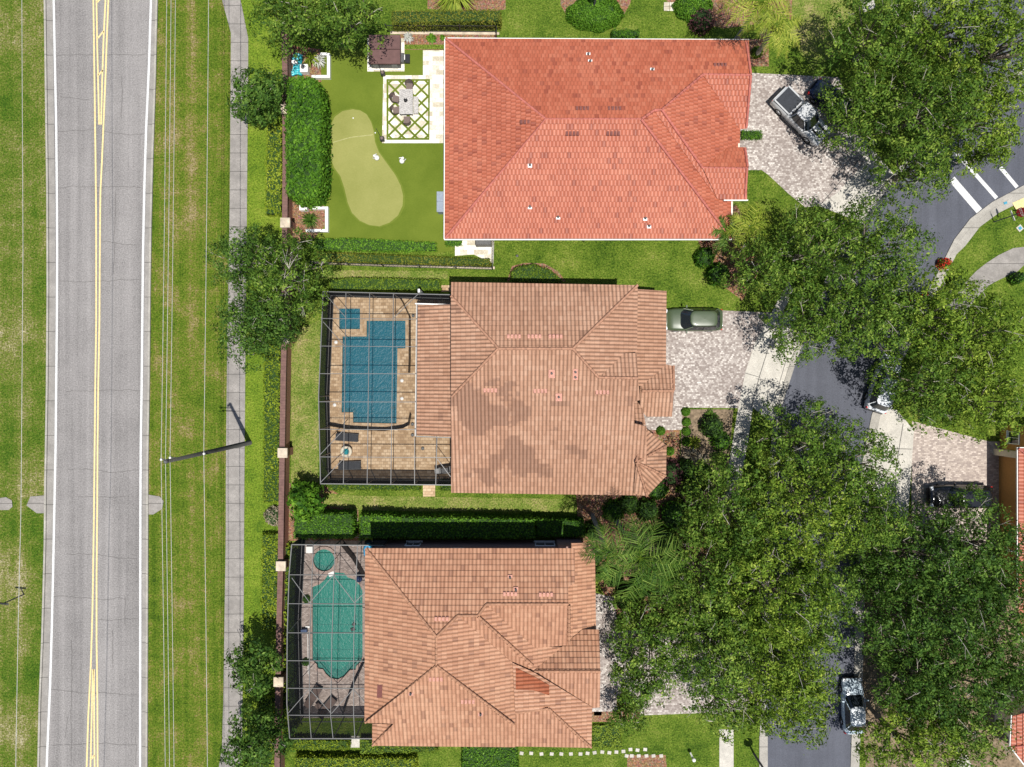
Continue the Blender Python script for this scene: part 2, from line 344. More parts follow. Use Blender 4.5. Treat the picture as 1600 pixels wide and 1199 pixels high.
rr_in=ext([(238,0),(235,100),(231,200),(228,300),(226.5,400),(225,550),(223,700),(222,900),(222,1199)])
rr_out=ext([(247,0),(244,130),(240,250),(237.5,350),(236,450),(234.5,600),(232.5,730),(232,900),(231,1199)])
sw_l=[(330,-400),(347,0),(361,52),(360.5,130),(360,200),(359,330),(355,560),(354,640),(353,760),(353,830),(352,900),(350.5,1000),(349,1100),(347,1170),(342,1199),(300,1600)]
sw_r=[(359,-400),(376,0),(388,60),(388,130),(387,200),(386,330),(383.5,560),(383,640),(382,760),(381.5,850),(381,950),(379,1100),(378,1199),(340,1600)]
sheet('west_verge', [(-600,-400)]+rl_out+[(-600,1599)], .004, m_verge_w)
sheet('road', between(rl_in, rr_in), .006, m_road)
sheet('west_gutter', between([(x+2.5,y) for x,y in rl_out], rl_in), .010, m_gutter)
sheet('east_gutter', between(rr_in, [(x-2.5,y) for x,y in rr_out]), .010, m_gutter)
sheet('east_verge', between(rr_out, sw_l), .004, m_verge)
sheet('grass_strip', between(sw_r, [(442,-400),(442,1599)]), .004, m_strip)
sheet('sidewalk', between(sw_l, sw_r), .03, m_walk)
def kerb(name, line, w, h, m=m_kerb, closed=False):
    L,Rr=ribbon_pts(line,w*PX)
    mb=MB()
    for i in range(len(line)-1):
        mb.prism([tuple(G(*L[i])[:2]),tuple(G(*L[i+1])[:2]),tuple(G(*Rr[i+1])[:2]),tuple(G(*Rr[i])[:2])], 0, h)
    o=mb.build(name, m); o['kind']='structure'; return o
kerb('west_kerb',[(x+1.2,y) for x,y in rl_out],.16,.13); kerb('east_kerb',[(x-1.2,y) for x,y in rr_out],.16,.13)
def markings(name, lines, w, z, m):
    mb=MB()
    for l in lines: ribbon(mb,l,w,z)
    o=mb.build(name,m); o['kind']='structure'; return o
lw=ext([(84,0),(86,100),(88,200),(89,300),(89.5,400),(89,500),(88,600),(87,700),(85,800),(83,900),(81,985),(78.5,1070),(75,1150),(73,1199)])
rw=ext([(236,0),(233,100),(228.5,200),(225.5,300),(223.5,400),(222.5,500),(221.5,600),(220,700),(219.5,800),(219,1199)])
markings('white_edge_lines',[lw,rw],3.4,.014,m_linew)
L1=ext([(146,0),(147,70),(148,140),(149.3,240),(150.3,330),(150.5,400),(150.5,500),(149,600),(148,700),(147,800),(145.5,900),(144.5,960),(142,1040),(138,1120),(135.5,1199)])
R1=ext([(169.5,0),(167,60),(165,120),(162,190),(159.5,250),(157,300),(156,400),(155.5,500),(153.7,600),(152.5,700),(152,800),(151,900),(151,1000),(152.3,1100),(152.7,1199)])
markings('yellow_centre_lines',[L1,R1,[(150,-300),(150.8,0),(152,70),(153.5,130),(155,195)],[(166,-300),(165,0),(162,60),(160,120),(158,195)],[(145.3,1046),(144,1090),(141.5,1199),(140,1400)],[(146.8,1046),(147,1090),(148,1199),(149,1400)],[(153,60),(162,49)],[(154,118),(160.5,110)],[(152,4),(163,-8)],[(143,1186),(147,1180)]],2.5,.014,m_yellow)
random.seed(4)
cr=[]
for y,x0,x1 in ((88,88,232),(206,90,150),(206,160,226),(295,88,222),(439,92,222),(612,104,222),(733,105,220),(865,105,215),(933,80,205),(968,155,220),(1078,78,218),(1165,82,215),(152,95,140),(378,160,222),(775,120,210)):
    yy=y; line=[]; x=x0
    while x<x1: line.append((x,yy)); x+=random.uniform(3,8); yy+=random.uniform(-1.3,1.4)
    cr.append(line)
for x,y0,y1 in ((190,120,190),(180,300,430),(176,985,1050),(112,1000,1190),(212,1150,1199),(195,930,980),(105,1120,1160)):
    yy=y0; line=[]
    while yy<y1: line.append((x,yy)); yy+=random.uniform(4,9); x+=random.uniform(-1,1)
    cr.append(line)
markings('road_cracks',cr,.55,.012,m_crack)
for nm,pts in (('west_inlet_apron',[(42,790),(48,776),(72,774),(72,802),(58,802)]),('east_inlet_apron',[(232,773),(250,776),(256,783),(254,795),(240,804),(231,804)]),('inlet_cover',[(-6,779),(10,777),(19,782),(20,792),(14,797),(-6,797)])):
    sheet(nm,pts,.05,m_walk)

# ------------------------------------------------------------ neighbourhood street, drives, beds
# west kerb and east kerb of the residential street
st_w=[(1600,110),(1520,150),(1450,215),(1397,277),(1357,325),(1310,400),(1275,480),(1242,557),(1213,647),(1203,760),(1197,900),(1193,1050),(1190,1199),(1188,1500)]
st_e=[(1760,240),(1600,297),(1553,322),(1520,347),(1496,378),(1470,430),(1430,505),(1395,580),(1368,650),(1352,730),(1345,880),(1341,1040),(1335,1199),(1330,1500)]
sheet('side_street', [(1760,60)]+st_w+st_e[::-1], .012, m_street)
sheet('north_street', [(1420,-300),(1440,20),(1480,80),(1500,160),(1560,200),(1700,140),(1700,-300)], .008, m_street)
kerb('street_kerb_west', st_w, .45, .07); kerb('street_kerb_east', st_e, .75, .09)
sheet('street_apron', [(1497,378),(1522,349),(1555,324),(1600,299),(1600,313),(1560,333),(1530,355),(1507,385),(1489,402),(1482,402)], .10, m_kerb)
sheet('park_lawn',[(1760,315),(1600,313),(1560,333),(1530,355),(1507,385),(1450,500),(1500,700),(1760,700)],.006,m_lawn)
sheet('park_path',[(1700,330),(1610,385),(1583,388),(1560,399),(1540,412),(1525,424),(1510,440),(1480,480),(1500,500),(1525,466),(1545,446),(1560,438),(1590,424),(1620,395),(1720,345)],.03,m_walk)
def quad_line(p,q,w,name,m=m_linew):
    mb=MB(); ribbon(mb,[p,q],w,.020); o=mb.build(name,m); o['kind']='structure'
quad_line((1488,232),(1557,310),6,'crosswalk_line'); quad_line((1563,262),(1589,293),6,'crosswalk_line'); quad_line((1487,280),(1530,330),11,'stop_bar')
# driveways
sheet('north_driveway',[(1150,113),(1170,114),(1310,121),(1365,245),(1316,300),(1280,322),(1258,324),(1232,303),(1200,273),(1190,266),(1165,266),(1150,266)],.010,m_drive)
sheet('drive_apron_north',[(1310,212),(1340,205),(1400,277),(1357,325),(1342,347),(1280,322),(1310,300),(1355,250)],.014,m_conc)
mb=MB(); ribbon(mb,[(1358,232),(1281,321)],1.1,.018); ribbon(mb,[(1385,246),(1310,340)],1.1,.018); ribbon(mb,[(1344,272),(1368,295)],.8,.018); ribbon(mb,[(1289,302),(1300,314)],.8,.018)
o=mb.build('drive_joints',m_crack); o['kind']='structure'
mb=MB(); mb.face([G(1157,204,.016),G(1188,204,.016),G(1188,206,.016),G(1157,206,.016)][::-1]); o=mb.build('white_border',m_white); o['kind']='structure'
sheet('middle_driveway',[(990,480),(1030,484),(1120,485),(1212,489),(1190,540),(1172,580),(1158,638),(1066,637),(1066,672),(990,672)],.010,m_drive)
sheet('garden_walk_concrete',[(1232,440),(1215,470),(1200,500),(1180,535),(1165,580),(1153,640),(1143,700),(1131,770),(1126,800),(1151,800),(1153,776),(1167,700),(1176,640),(1190,580),(1206,535),(1222,490),(1240,455)],.018,m_conc)
sheet('drive_apron_middle',[(1222,490),(1240,480),(1262,520),(1242,557),(1213,647),(1205,660),(1170,632),(1190,580),(1206,535)],.014,m_conc)
mb=MB(); ribbon(mb,[(1222,485),(1200,545),(1186,590),(1174,637)],1.1,.022); ribbon(mb,[(1229,560),(1210,625)],.8,.022); ribbon(mb,[(1182,592),(1219,600)],.9,.022)
ribbon(mb,[(1164,583),(1188,590)],.8,.022); ribbon(mb,[(1147,678),(1172,680)],.8,.022)
o=mb.build('walk_joints',m_crack); o['kind']='structure'
sheet('south_driveway',[(925,925),(960,935),(965,985),(1200,990),(1210,1110),(1000,1118),(925,1118)],.010,m_drive)
sheet('entry_path_white',[(928,930),(960,932),(960,985),(945,1010),(940,1118),(928,1118)],.014,m_drive)
sheet('far_driveway',[(1425,658),(1545,690),(1545,760),(1560,900),(1430,900),(1424,800)],.010,m_drive_tan)
sheet('far_entry_dark_pavers',[(1541,690),(1562,690),(1562,900),(1541,900)],.014,m_drive_tan)
sheet('drive_apron_far',[(1370,640),(1400,640),(1428,672),(1422,760),(1418,810),(1385,810),(1352,740)],.016,m_conc)
mb=MB(); ribbon(mb,[(1411,662),(1400,730),(1397,800)],1.1,.020); ribbon(mb,[(1393,701),(1424,702)],.9,.020); ribbon(mb,[(1371,646),(1366,700)],.8,.020)
o=mb.build('far_joints',m_crack); o['kind']='structure'
sheet('far_bottom_drive',[(1490,1190),(1510,1180),(1520,1199),(1520,1260),(1460,1260)],.014,m_conc)
sheet('south_walk',[(1124,1140),(1146,1140),(1147,1400),(1124,1400)],.02,m_conc)
sheet('south_street_kerb_pan',[(1186,1150),(1199,1150),(1199,1300),(1186,1300)],.09,m_kerb)
sheet('north_walk_corner',[(1335,-60),(1352,-60),(1368,12),(1349,20)],.02,m_conc)
sheet('north_verge_kerb',[(1412,-40),(1424,-40),(1437,18),(1428,28)],.09,m_kerb)
sheet('tactile_paving',[(1580,318),(1600,309),(1612,303),(1612,317),(1601,324),(1586,328)],.12,m_yellow)
# beds
def bed(name,pts,z=.008,m=None): return sheet(name,pts,z,m or m_mulch)
bed('mulch_bed',[(447,310),(500,316),(520,330),(516,370),(470,378),(447,378)]); bed('mulch_bed',[(447,70),(520,80),(520,128),(447,128)])
bed('mulch_bed',[(625,52),(776,52),(776,78),(625,78)]); 
sheet('north_strip_lawn',[(632,70),(776,70),(776,77),(632,77)],.012,m_lawn)
bed('mulch_bed',[(876,-20),(876,8),(888,30),(908,43),(932,46),(955,42),(972,28),(985,5),(990,-20)]); bed('mulch_bed',[(1020,-20),(1060,20),(1100,38),(1130,45),(1240,30),(1240,-20)])
bed('mulch_bed',[(668,-20),(668,14),(750,20),(790,15),(790,-20)])
bed('mulch_bed',[(1150,60),(1201,62),(1201,104),(1150,104)],.012); bed('mulch_bed',[(792,440),(800,416),(820,411),(850,412),(872,424),(884,440)])
bed('mulch_bed',[(1000,665),(1062,672),(1062,720),(1050,800),(1000,800)]); bed('dirt_bed',[(1066,640),(1146,640),(1132,790),(1060,790)],.006,m_soil)
bed('mulch_bed',[(900,770),(1060,770),(1120,860),(1100,960),(960,960),(905,850)],.006); bed('mulch_bed',[(447,755),(500,755),(560,790),(560,845),(447,845)],.006)
bed('dry_strip',[(455,520),(500,500),(497,760),(455,760)],.006,m_lawn_dry); bed('dry_strip',[(505,770),(560,775),(900,780),(900,800),(570,798),(505,790)],.009,m_lawn_dry)
bed('dry_strip',[(490,422),(700,424),(700,436),(490,436)],.009,m_lawn_dry); bed('dry_corner',[(1240,-40),(1345,-40),(1330,70),(1270,110),(1235,60)],.009,m_lawn_dry)
bed('mulch_bed',[(1090,375),(1150,320),(1200,400),(1160,470),(1120,440)],.012)
bed('dirt_bed',[(1310,870),(1600,700),(1700,1300),(1360,1300),(1341,1040)],.003,m_soil)
bed('mulch_bed',[(925,1112),(1000,1112),(1000,1128),(925,1128)],.014); bed('mulch_bed',[(980,1180),(1040,1180),(1045,1230),(980,1230)],.014)
# house 1 back yard
sheet('artificial_turf',[(500,78),(660,78),(660,120),(695,222),(712,300),(705,392),(683,396),(486,378),(510,350),(505,180)],.014,m_turf)
pg=[(551,171),(563,173),(573,179),(580,191),(584,205),(586,222),(592,238),(605,256),(618,274),(626,290),(630,306),(629,322),(622,337),(609,348),(593,354),(577,352),(562,345),(550,333),(543,316),(538,294),(532,276),(522,262),(517,248),(518,234),(520,224),(517,210),(517,196),(523,183),(535,174)]
pgc=(574,265); sheet('putting_fringe',[(pgc[0]+(x-pgc[0])*1.035+ (1.2 if x>pgc[0] else -1.2),pgc[1]+(y-pgc[1])*1.018) for x,y in pg],.017,turf_mat('fringe_turf',(.11,.15,.02),(.17,.205,.035)))
sheet('putting_green',pg,.020,m_putt)
quad_seam=MB(); ribbon(quad_seam,[(520,223),(548,215),(583,211)],1.2,.024); o=quad_seam.build('putting_seam',plain('seam_turf',(.36,.35,.15),.9,obj=False)); o['kind']='structure'
sheet('travertine_patio',[(599,118),(661,118),(661,79),(710,79),(710,224),(597,224)],.018,m_trav)
sheet('travertine_patio',[(574,60),(632,60),(632,112),(574,112)],.018,m_trav)
sheet('turf_square',[(632,84),(661,84),(661,118),(632,118)],.022,m_turf)
sheet('turf_panel',[(604,124),(672,124),(671,219),(604,219)],.024,m_turf)
mb=MB(); random.seed(2)
cx0,cy0,cw,ch=638,171.5,20.6*2,20.4*2
for i in range(-4,5):
    for j in range(-6,7):
        if (i+j)%2: continue
        c=(cx0+i*cw/4, cy0+j*ch/4)
        poly=[(c[0],c[1]-ch/4+2.3),(c[0]+cw/4-2.3,c[1]),(c[0],c[1]+ch/4-2.3),(c[0]-cw/4+2.3,c[1])]
        x0,x1,y0,y1=607,669,127,216
        def clip(pl,ax,lim,sg):
            out=[]
            for a,b in zip(pl,pl[1:]+pl[:1]):
                ia=sg*(a[ax]-lim)<=0; ib=sg*(b[ax]-lim)<=0
                if ia: out.append(a)
                if ia!=ib:
                    t=(lim-a[ax])/(b[ax]-a[ax]); out.append((a[0]+(b[0]-a[0])*t,a[1]+(b[1]-a[1])*t))
            return out
        for ax,lim,sg in ((0,x1,1),(0,x0,-1),(1,y1,1),(1,y0,-1)):
            if poly: poly=clip(poly,ax,lim,sg)
        if len(poly)>2: mb.prism([tuple(G(*p)[:2]) for p in poly],.02,.034)
o=mb.build('travertine_diamonds',m_trav); o['kind']='structure'
sheet('side_patio',[(711,374),(772,374),(771,412),(740,398),(711,400)],.02,m_trav)
sheet('pool_deck_middle',[(512,460),(720,460),(720,752),(512,752)],.020,m_deck,[pool2,spa2])
sheet('step_pavers',[(689,446),(705,446),(705,456),(689,456)],.03,m_deck); sheet('step_pavers',[(661,757),(680,757),(680,776),(661,776)],.03,m_deck)
sheet('pool_deck_south',[(470,845),(620,845),(620,1122),(470,1122)],.020,m_deck3,[pool3,spa3])
sheet('path_slabs',[(546,1150),(562,1150),(562,1168),(546,1168)],.03,m_conc)
# ------------------------------------------------------------ swimming pools
def water(name, c, deep):
    g=Nt(name,.05,.5); t=g.t
    f=g.math('ADD',g.noise(2.9,g.pos(),2,.5,1.6),g.math('MULTIPLY',g.noise(6.0,g.pos(),2,.5,.8),.3))
    bp=g.n('ShaderNodeBump',{'Height':f,'Strength':.8,'Distance':.05}).outputs[0]
    gl=g.n('ShaderNodeBsdfGlossy',{'Roughness':.42,'Normal':bp}).outputs[0]
    tr=g.n('ShaderNodeBsdfTransparent',{'Color':(*c,1)}).outputs[0]
    df=g.n('ShaderNodeBsdfDiffuse',{'Color':(*deep,1),'Normal':bp}).outputs[0]
    m1=g.n('ShaderNodeMixShader',{0:.55,1:tr,2:df}).outputs[0]
    fr=g.n('ShaderNodeFresnel',{'IOR':1.33,'Normal':bp}).outputs[0]
    m2=g.n('ShaderNodeMixShader',{0:g.math('ADD',g.math('MULTIPLY',fr,.8),.012),1:m1,2:gl}).outputs[0]
    t.links.new(m2,t.nodes['Material Output'].inputs[0]); return g.m
m_water2=water('pool_water_teal',(.13,.66,.80),(.002,.15,.20)); m_water3=water('pool_water_green',(.36,.84,.74),(.008,.225,.18))
m_plaster2=plain('blue_plaster',(.03,.26,.32),.8,var=.15,sc=3); m_plaster3=plain('green_plaster',(.10,.36,.31),.8,var=.15,sc=12)
m_tileband=plain('dark_waterline_tile',(.03,.05,.06),.3)
def pool(name, poly, label, cat, mw, mp, depth, mcop, wl_=-.12, shelf=(), rim=0.0):
    t=thing(name,label,cat,(*P2([(sum(p[0] for p in poly)/len(poly),sum(p[1] for p in poly)/len(poly))])[0],0)); o0=t.location
    pts=[(x-o0.x,y-o0.y) for x,y in P2(poly)]; n=len(pts)
    mb=MB(); 
    ar=sum(pts[i][0]*pts[(i+1)%n][1]-pts[(i+1)%n][0]*pts[i][1] for i in range(n))
    if ar<0: pts=pts[::-1]
    for i in range(n):
        a,b=pts[i],pts[(i+1)%n]
        mb.face([(b[0],b[1],rim+.01),(a[0],a[1],rim+.01),(a[0],a[1],-.28),(b[0],b[1],-.28)],1)
        mb.face([(b[0],b[1],-.28),(a[0],a[1],-.28),(a[0],a[1],-depth),(b[0],b[1],-depth)],0)
    bt=[Vector((x,y,-depth)) for x,y in pts]
    for tr in tessellate_polygon([bt]):
        a,b,c=[bt[i] for i in tr]; crs=(b.x-a.x)*(c.y-a.y)-(b.y-a.y)*(c.x-a.x); mb.face([a,b,c] if crs>0 else [a,c,b],0)
    mb.build('basin',[mp,m_tileband],t)
    mb=MB(); wt=[Vector((x,y,wl_)) for x,y in pts]
    for tr in tessellate_polygon([wt]):
        a,b,c=[wt[i] for i in tr]; crs=(b.x-a.x)*(c.y-a.y)-(b.y-a.y)*(c.x-a.x); mb.face([a,b,c] if crs>0 else [a,c,b],0)
    mb.build('water',mw,t)
    mb=MB(); w=.22
    def off(d):
        out=[]
        for i in range(n):
            p0,p1,p2=Vector(pts[i-1]),Vector(pts[i]),Vector(pts[(i+1)%n])
            e1=(p1-p0).normalized(); e2=(p2-p1).normalized(); n1=Vector((e1.y,-e1.x)); n2=Vector((e2.y,-e2.x)); nn=(n1+n2); nn.normalize()
            k=d/max(.35,nn.dot(n1)); out.append((p1.x+nn.x*k,p1.y+nn.y*k))
        return out
    ou=off(w); inn=off(-.02)
    for i in range(n):
        j=(i+1)%n; z=rim+.045
        mb.face([(inn[i][0],inn[i][1],z),(ou[i][0],ou[i][1],z),(ou[j][0],ou[j][1],z),(inn[j][0],inn[j][1],z)])
        mb.face([(ou[i][0],ou[i][1],0),(ou[j][0],ou[j][1],0),(ou[j][0],ou[j][1],z),(ou[i][0],ou[i][1],z)])
        mb.face([(inn[j][0],inn[j][1],z-.06),(inn[i][0],inn[i][1],z-.06),(inn[i][0],inn[i][1],z),(inn[j][0],inn[j][1],z)])
    mb.build('coping',mcop,t)
    for k,(pl,d) in enumerate(shelf):
        mb=MB(); mb.prism([(x-o0.x,y-o0.y) for x,y in P2(pl)],-depth+.003,d); mb.build('step',mp,t)
    return t
m_cop2=pavers('tan_coping',[(.0,(.36,.24,.14)),(.5,(.48,.34,.21)),(1,(.58,.44,.3))],(.3,.3)); m_cop3=pavers('pink_coping',[(.0,(.27,.19,.16)),(.5,(.36,.26,.22)),(1,(.44,.34,.29))],(.15,.15))
pool('swimming_pool',pool2,'teal rectangular swimming pool with stepped corners inside the middle screen cage','swimming pool',m_water2,m_plaster2,1.45,m_cop2,
  shelf=[([(613,501.5),(633.5,501.5),(633.5,544.5),(613,544.5)],-.35),([(607,640),(620,640),(620,662),(607,662)],-.45)])
pool('spa',spa2,'small square bubbling spa north west of the teal pool','spa',m_water2,m_plaster2,.8,m_cop2,wl_=-.03)
pool('swimming_pool',pool3,'green freeform swimming pool with curved ends inside the lower screen cage','swimming pool',m_water3,m_plaster3,1.3,m_cop3)
pool('spa',spa3,'round green spa at the head of the freeform pool','spa',m_water3,m_plaster3,.8,m_cop3,wl_=-.02,rim=.12)

# ------------------------------------------------------------ roofs and houses
class RP:   # roof plane: z = h + s*(a.d*(1-z/H)-c)
    def __init__(s, d, ref, h, sl=.4):
        s.d=d; s.s=sl; s.h=h
        a=((ref[0]-800)/PX*d[0] + (599.5-ref[1])/PX*d[1]); s.c=a*(1-h/H)
    def z(s, px, py):
        a=((px-800)/PX*s.d[0]+(599.5-py)/PX*s.d[1])
        return (s.h+s.s*(a-s.c))/(1+s.s*a/H)
    def w(s, px, py): return W(px,py,s.z(px,py))
COURSE=.42
def roof_face(mb, verts):
    n=Vector((0,0,0)); N=len(verts)
    for i in range(N):
        a,b=verts[i],verts[(i+1)%N]; n+=Vector(((a.y-b.y)*(a.z+b.z),(a.z-b.z)*(a.x+b.x),(a.x-b.x)*(a.y+b.y)))
    n.normalize()
    if n.z<0: n=-n
    u=Vector((0,0,1)).cross(n); u.normalize(); v=n.cross(u)
    if v.z<0: v=-v; u=-u
    o=sum(verts,Vector())/N; uvs=[(p.dot(u),p.dot(v)) for p in verts]; w0=o.dot(n)
    vmin=min(q[1] for q in uvs)
    for t in tessellate_polygon([[Vector((a,b,0)) for a,b in uvs]]):
        tri=[uvs[i] for i in t]
        mb.face([u*a+v*b+n*(w0-.05) for a,b in tri],0,[(a,b-vmin) for a,b in tri])
        lo=min(q[1] for q in tri); hi=max(q[1] for q in tri)
        k=int((lo-vmin)//COURSE)
        while vmin+k*COURSE<hi:
            v0=vmin+k*COURSE; v1=v0+COURSE; pl=tri
            for lim,sg in ((v0,-1),(v1,1)):
                out=[]
                for a,b in zip(pl,pl[1:]+pl[:1]):
                    ia=sg*(a[1]-lim)<=1e-9; ib=sg*(b[1]-lim)<=1e-9
                    if ia: out.append(a)
                    if ia!=ib:
                        tt=(lim-a[1])/(b[1]-a[1]); out.append((a[0]+(b[0]-a[0])*tt,lim))
                pl=out
                if not pl: break
            if len(pl)>2:
                f=lambda q: u*q[0]+v*q[1]+n*(w0+.055*(1-(q[1]-v0)/COURSE))
                mb.face([f(q) for q in pl],0,[(q[0],q[1]-vmin) for q in pl])
                low=[q for q in pl if abs(q[1]-v0)<1e-6]
                if len(low)>=2:
                    a=min(low); b=max(low)
                    if b[0]-a[0]>1e-3: mb.face([u*a[0]+v*a[1]+n*(w0-.02),u*b[0]+v*b[1]+n*(w0-.02),f(b),f(a)],0,[(a[0],k*COURSE)]*4)
            k+=1
def cap_line(parent, m, a, b, r=.11, name='ridge_cap'):
    mb=MB(); L=(b-a).length; n=max(1,int(L/.4)); 
    for i in range(n):
        p=a.lerp(b,i/n); q=a.lerp(b,(i+1)/n)
        mb.tube([p+Vector((0,0,.05)),q+Vector((0,0,.03))],[r*1.12,r*.9],6,0,cap=False)
    return mb.build(name,m,parent)
def gutter(parent, pts, m=None):
    mb=MB()
    for a,b in zip(pts,pts[1:]):
        d=(b-a); L=d.length; c=(a+b)/2; ang=math.atan2(d.y,d.x)
        mb.box((c.x,c.y,c.z-.06),(L+.1,.09,.12),ang)
    return mb.build('gutter',m or m_white,parent)
def vent(roof, w, kind):
    mb=MB()
    if kind=='pipe':
        mb.box((w.x,w.y,w.z+.04),(.34,.34,.03)); mb.lathe((w.x,w.y,w.z+.04),[(.09,0),(.08,.28),(.05,.28),(.05,.1)],10,1); return mb.build('pipe_vent',[m_white,m_darkalu],roof)
    if kind=='boot':
        mb.box((w.x,w.y,w.z+.04),(.36,.36,.04)); mb.lathe((w.x,w.y,w.z+.05),[(.09,0),(.08,.25),(.05,.25),(.05,.1)],10,1); return mb.build('pipe_vent',[m_pink,m_darkalu],roof)
    m={'dark':m_darkvent,'pink':m_pink}[kind]
    for i in range(4): mb.box((w.x-.42+.28*i,w.y,w.z+.06),(.22,.36,.10),0,0,.8)
    return mb.build('tile_vent',m,roof)
def wall_block(mb, poly, z0, z1): mb.prism([tuple(G(*p)[:2]) for p in poly],z0,z1)
def window(parent, p, axis, w, h, z, mf=None, name='window', door=False):
    # p: ground px on the wall plane; axis (nx,ny) outward normal in world
    c=G(*p); nx,ny=axis; ang=math.atan2(ny,nx)+math.pi/2
    def off(d): return (c.x+nx*d,c.y+ny*d)
    mb=MB(); t=.09
    tx,ty=-ny,nx
    for s_ in (-1,1): mb.box((off(.03)[0]+tx*s_*(w/2),off(.03)[1]+ty*s_*(w/2),z+h/2),(t,.10,h+t),ang)
    for s_ in (0,1): mb.box((*off(.03),z+h*s_),(w-t,.10,t),ang)
    if not door: mb.box((*off(.03),z+h/2),(.05,.08,h-t),ang); mb.box((*off(.06),z-.08),(w+.2,.2,.06),ang)
    f=mb.build(name,mf or m_white,parent)
    mb=MB(); mb.box((*off(.0),z+h/2),(w-t,.06,h-t),ang); mb.build('pane' if not door else 'panel',m_glass if not door else m_trim,f)
    return f
def house(name,label,walls,faces,caps,gutters,vents,mroof,mridge,mwall,patches=()):
    t=thing(name,label,'house')
    mb=MB()
    for poly,z1 in walls: wall_block(mb,poly,0,z1)
    mb.build('wall',mwall,t)
    mb=MB()
    for pl,vs in faces:
        vv=[pl.w(*v) if pl else W(*v) for v in vs]
        roof_face(mb,vv)
    r=mb.build('roof',mroof,t)
    for pl,a,b in caps:
        A=pl.w(*a) if pl else W(*a); B=pl.w(*b) if pl else W(*b); cap_line(r,mridge,A,B)
    for pl,pts in gutters: gutter(r,[pl.w(*p) for p in pts])
    for pl,x,y,k in vents: vent(r,pl.w(x,y),k)
    for pl,vs,m in patches:
        mb=MB(); q=[pl.w(*v)+Vector((0,0,.075)) for v in vs]
        mb.face(q,0,[(p.y,p.x) for p in q]); q2=mb.build('replaced_tiles',m,r)
    return t,r
N=(0,-1); Sx=(0,1); Wd=(1,0); Ed=(-1,0)
# house 1 : red roof, single storey
a=dict(N=RP(N,(0,61),3.1),S=RP(Sx,(0,373),3.1),W=RP(Wd,(696,0),3.1),E=RP(Ed,(1142,0),3.1),E2=RP(Ed,(1156,0),3.2),GS=RP(Sx,(0,201),3.15),gN=RP(N,(0,232),3.5,.5),gS=RP(Sx,(0,312),3.7),S2=RP(Sx,(0,172.5),5.93,.36))
h1,r1=house('red_roofed_house','single storey house with bright red tiled hip roof beside the putting green',
 [([(712,98),(1128,98),(1128,373),(712,373)],2.95),([(1120,98),(1140,98),(1140,200),(1120,200)],3.0),([(1120,245),(1136,245),(1136,318),(1120,318)],3.3)],
 [(a['N'],[(696.5,61),(1170,63),(1173,118),(1098,117),(1034,172),(1022,173),(1002,187),(853,187)]),
  (a['W'],[(696,60.5),(853,187),(695,373)]),(a['S'],[(695,373),(853,187),(1002,187),(1130,358),(1142,373)]),
  (a['E'],[(1002,187),(1022,173),(1120,310),(1142,315),(1142,373),(1130,358)]),
  (a['S2'],[(1022,173),(1034,172),(1098,263),(1121,311)]),
  (a['E2'],[(1034,172),(1098,117),(1156,203),(1155,232),(1135,232),(1098,263)]),
  (a['GS'],[(1098,117),(1173,118),(1167,201),(1156,202)]),
  (a['gN'],[(1098,263),(1135,231),(1165,231),(1168,264)]),(a['gS'],[(1098,263),(1168,263),(1167,312),(1132,312),(1121,311)])],
 [(a['N'],(697,61),(853,187)),(a['N'],(853,187),(1002,187)),(a['N'],(1002,187),(1022,173)),(a['N'],(1022,173),(1034,172)),(a['N'],(1034,172),(1098,117)),(a['N'],(1098,117),(1173,118)),
  (a['W'],(853,187),(696,372)),(a['S'],(1002,187),(1142,373)),(a['S2'],(1034,172),(1098,263)),(a['gN'],(1098,263),(1168,264)),(a['GS'],(1173,118),(1166,200)),(a['N'],(1166,67),(1173,117)),(a['gS'],(1167,263),(1164,311)),(a['gN'],(1164,233),(1168,262))],
 [(a['N'],[(696,60),(1170,62)]),(a['W'],[(695,62),(694,373)]),(a['S'],[(695,374.5),(1142,374.5)]),(a['gS'],[(1132,313),(1168,313)]),(a['E'],[(1143,316),(1143,373)])],
 [(a['N'],919,86,'pipe'),(a['N'],922,97,'pipe'),(a['N'],1019,110,'pipe'),(a['S'],828,259,'pipe'),(a['S'],828,324,'pipe'),(a['S'],872,340,'pipe'),(a['S'],1008,342,'pipe'),(a['S'],1014,354,'pipe'),
  (a['N'],910,170,'dark'),(a['N'],960,170,'dark'),(a['N'],1125,102,'dark'),(a['S'],894,209,'dark'),(a['S'],958,209,'dark'),(a['W'],823,191,'dark')],
 m_roof1,m_ridge1,m_stucco_w)
for x in (760,830,900,1000,1080): window(h1,(x,373),(0,-1),1.3,1.3,1.0)
for x in (780,900,1020): window(h1,(x,98),(0,1),1.3,1.3,1.0)
window(h1,(712,150),(-1,0),3.2,2.2,.05,name='sliding_door',door=True); window(h1,(1140,150),(1,0),4.8,2.2,.02,name='garage_door',door=True); window(h1,(1140.5,182),(1,0),0.9,1.2,1.2); window(h1,(1128,345),(1,0),1.6,1.4,.9)
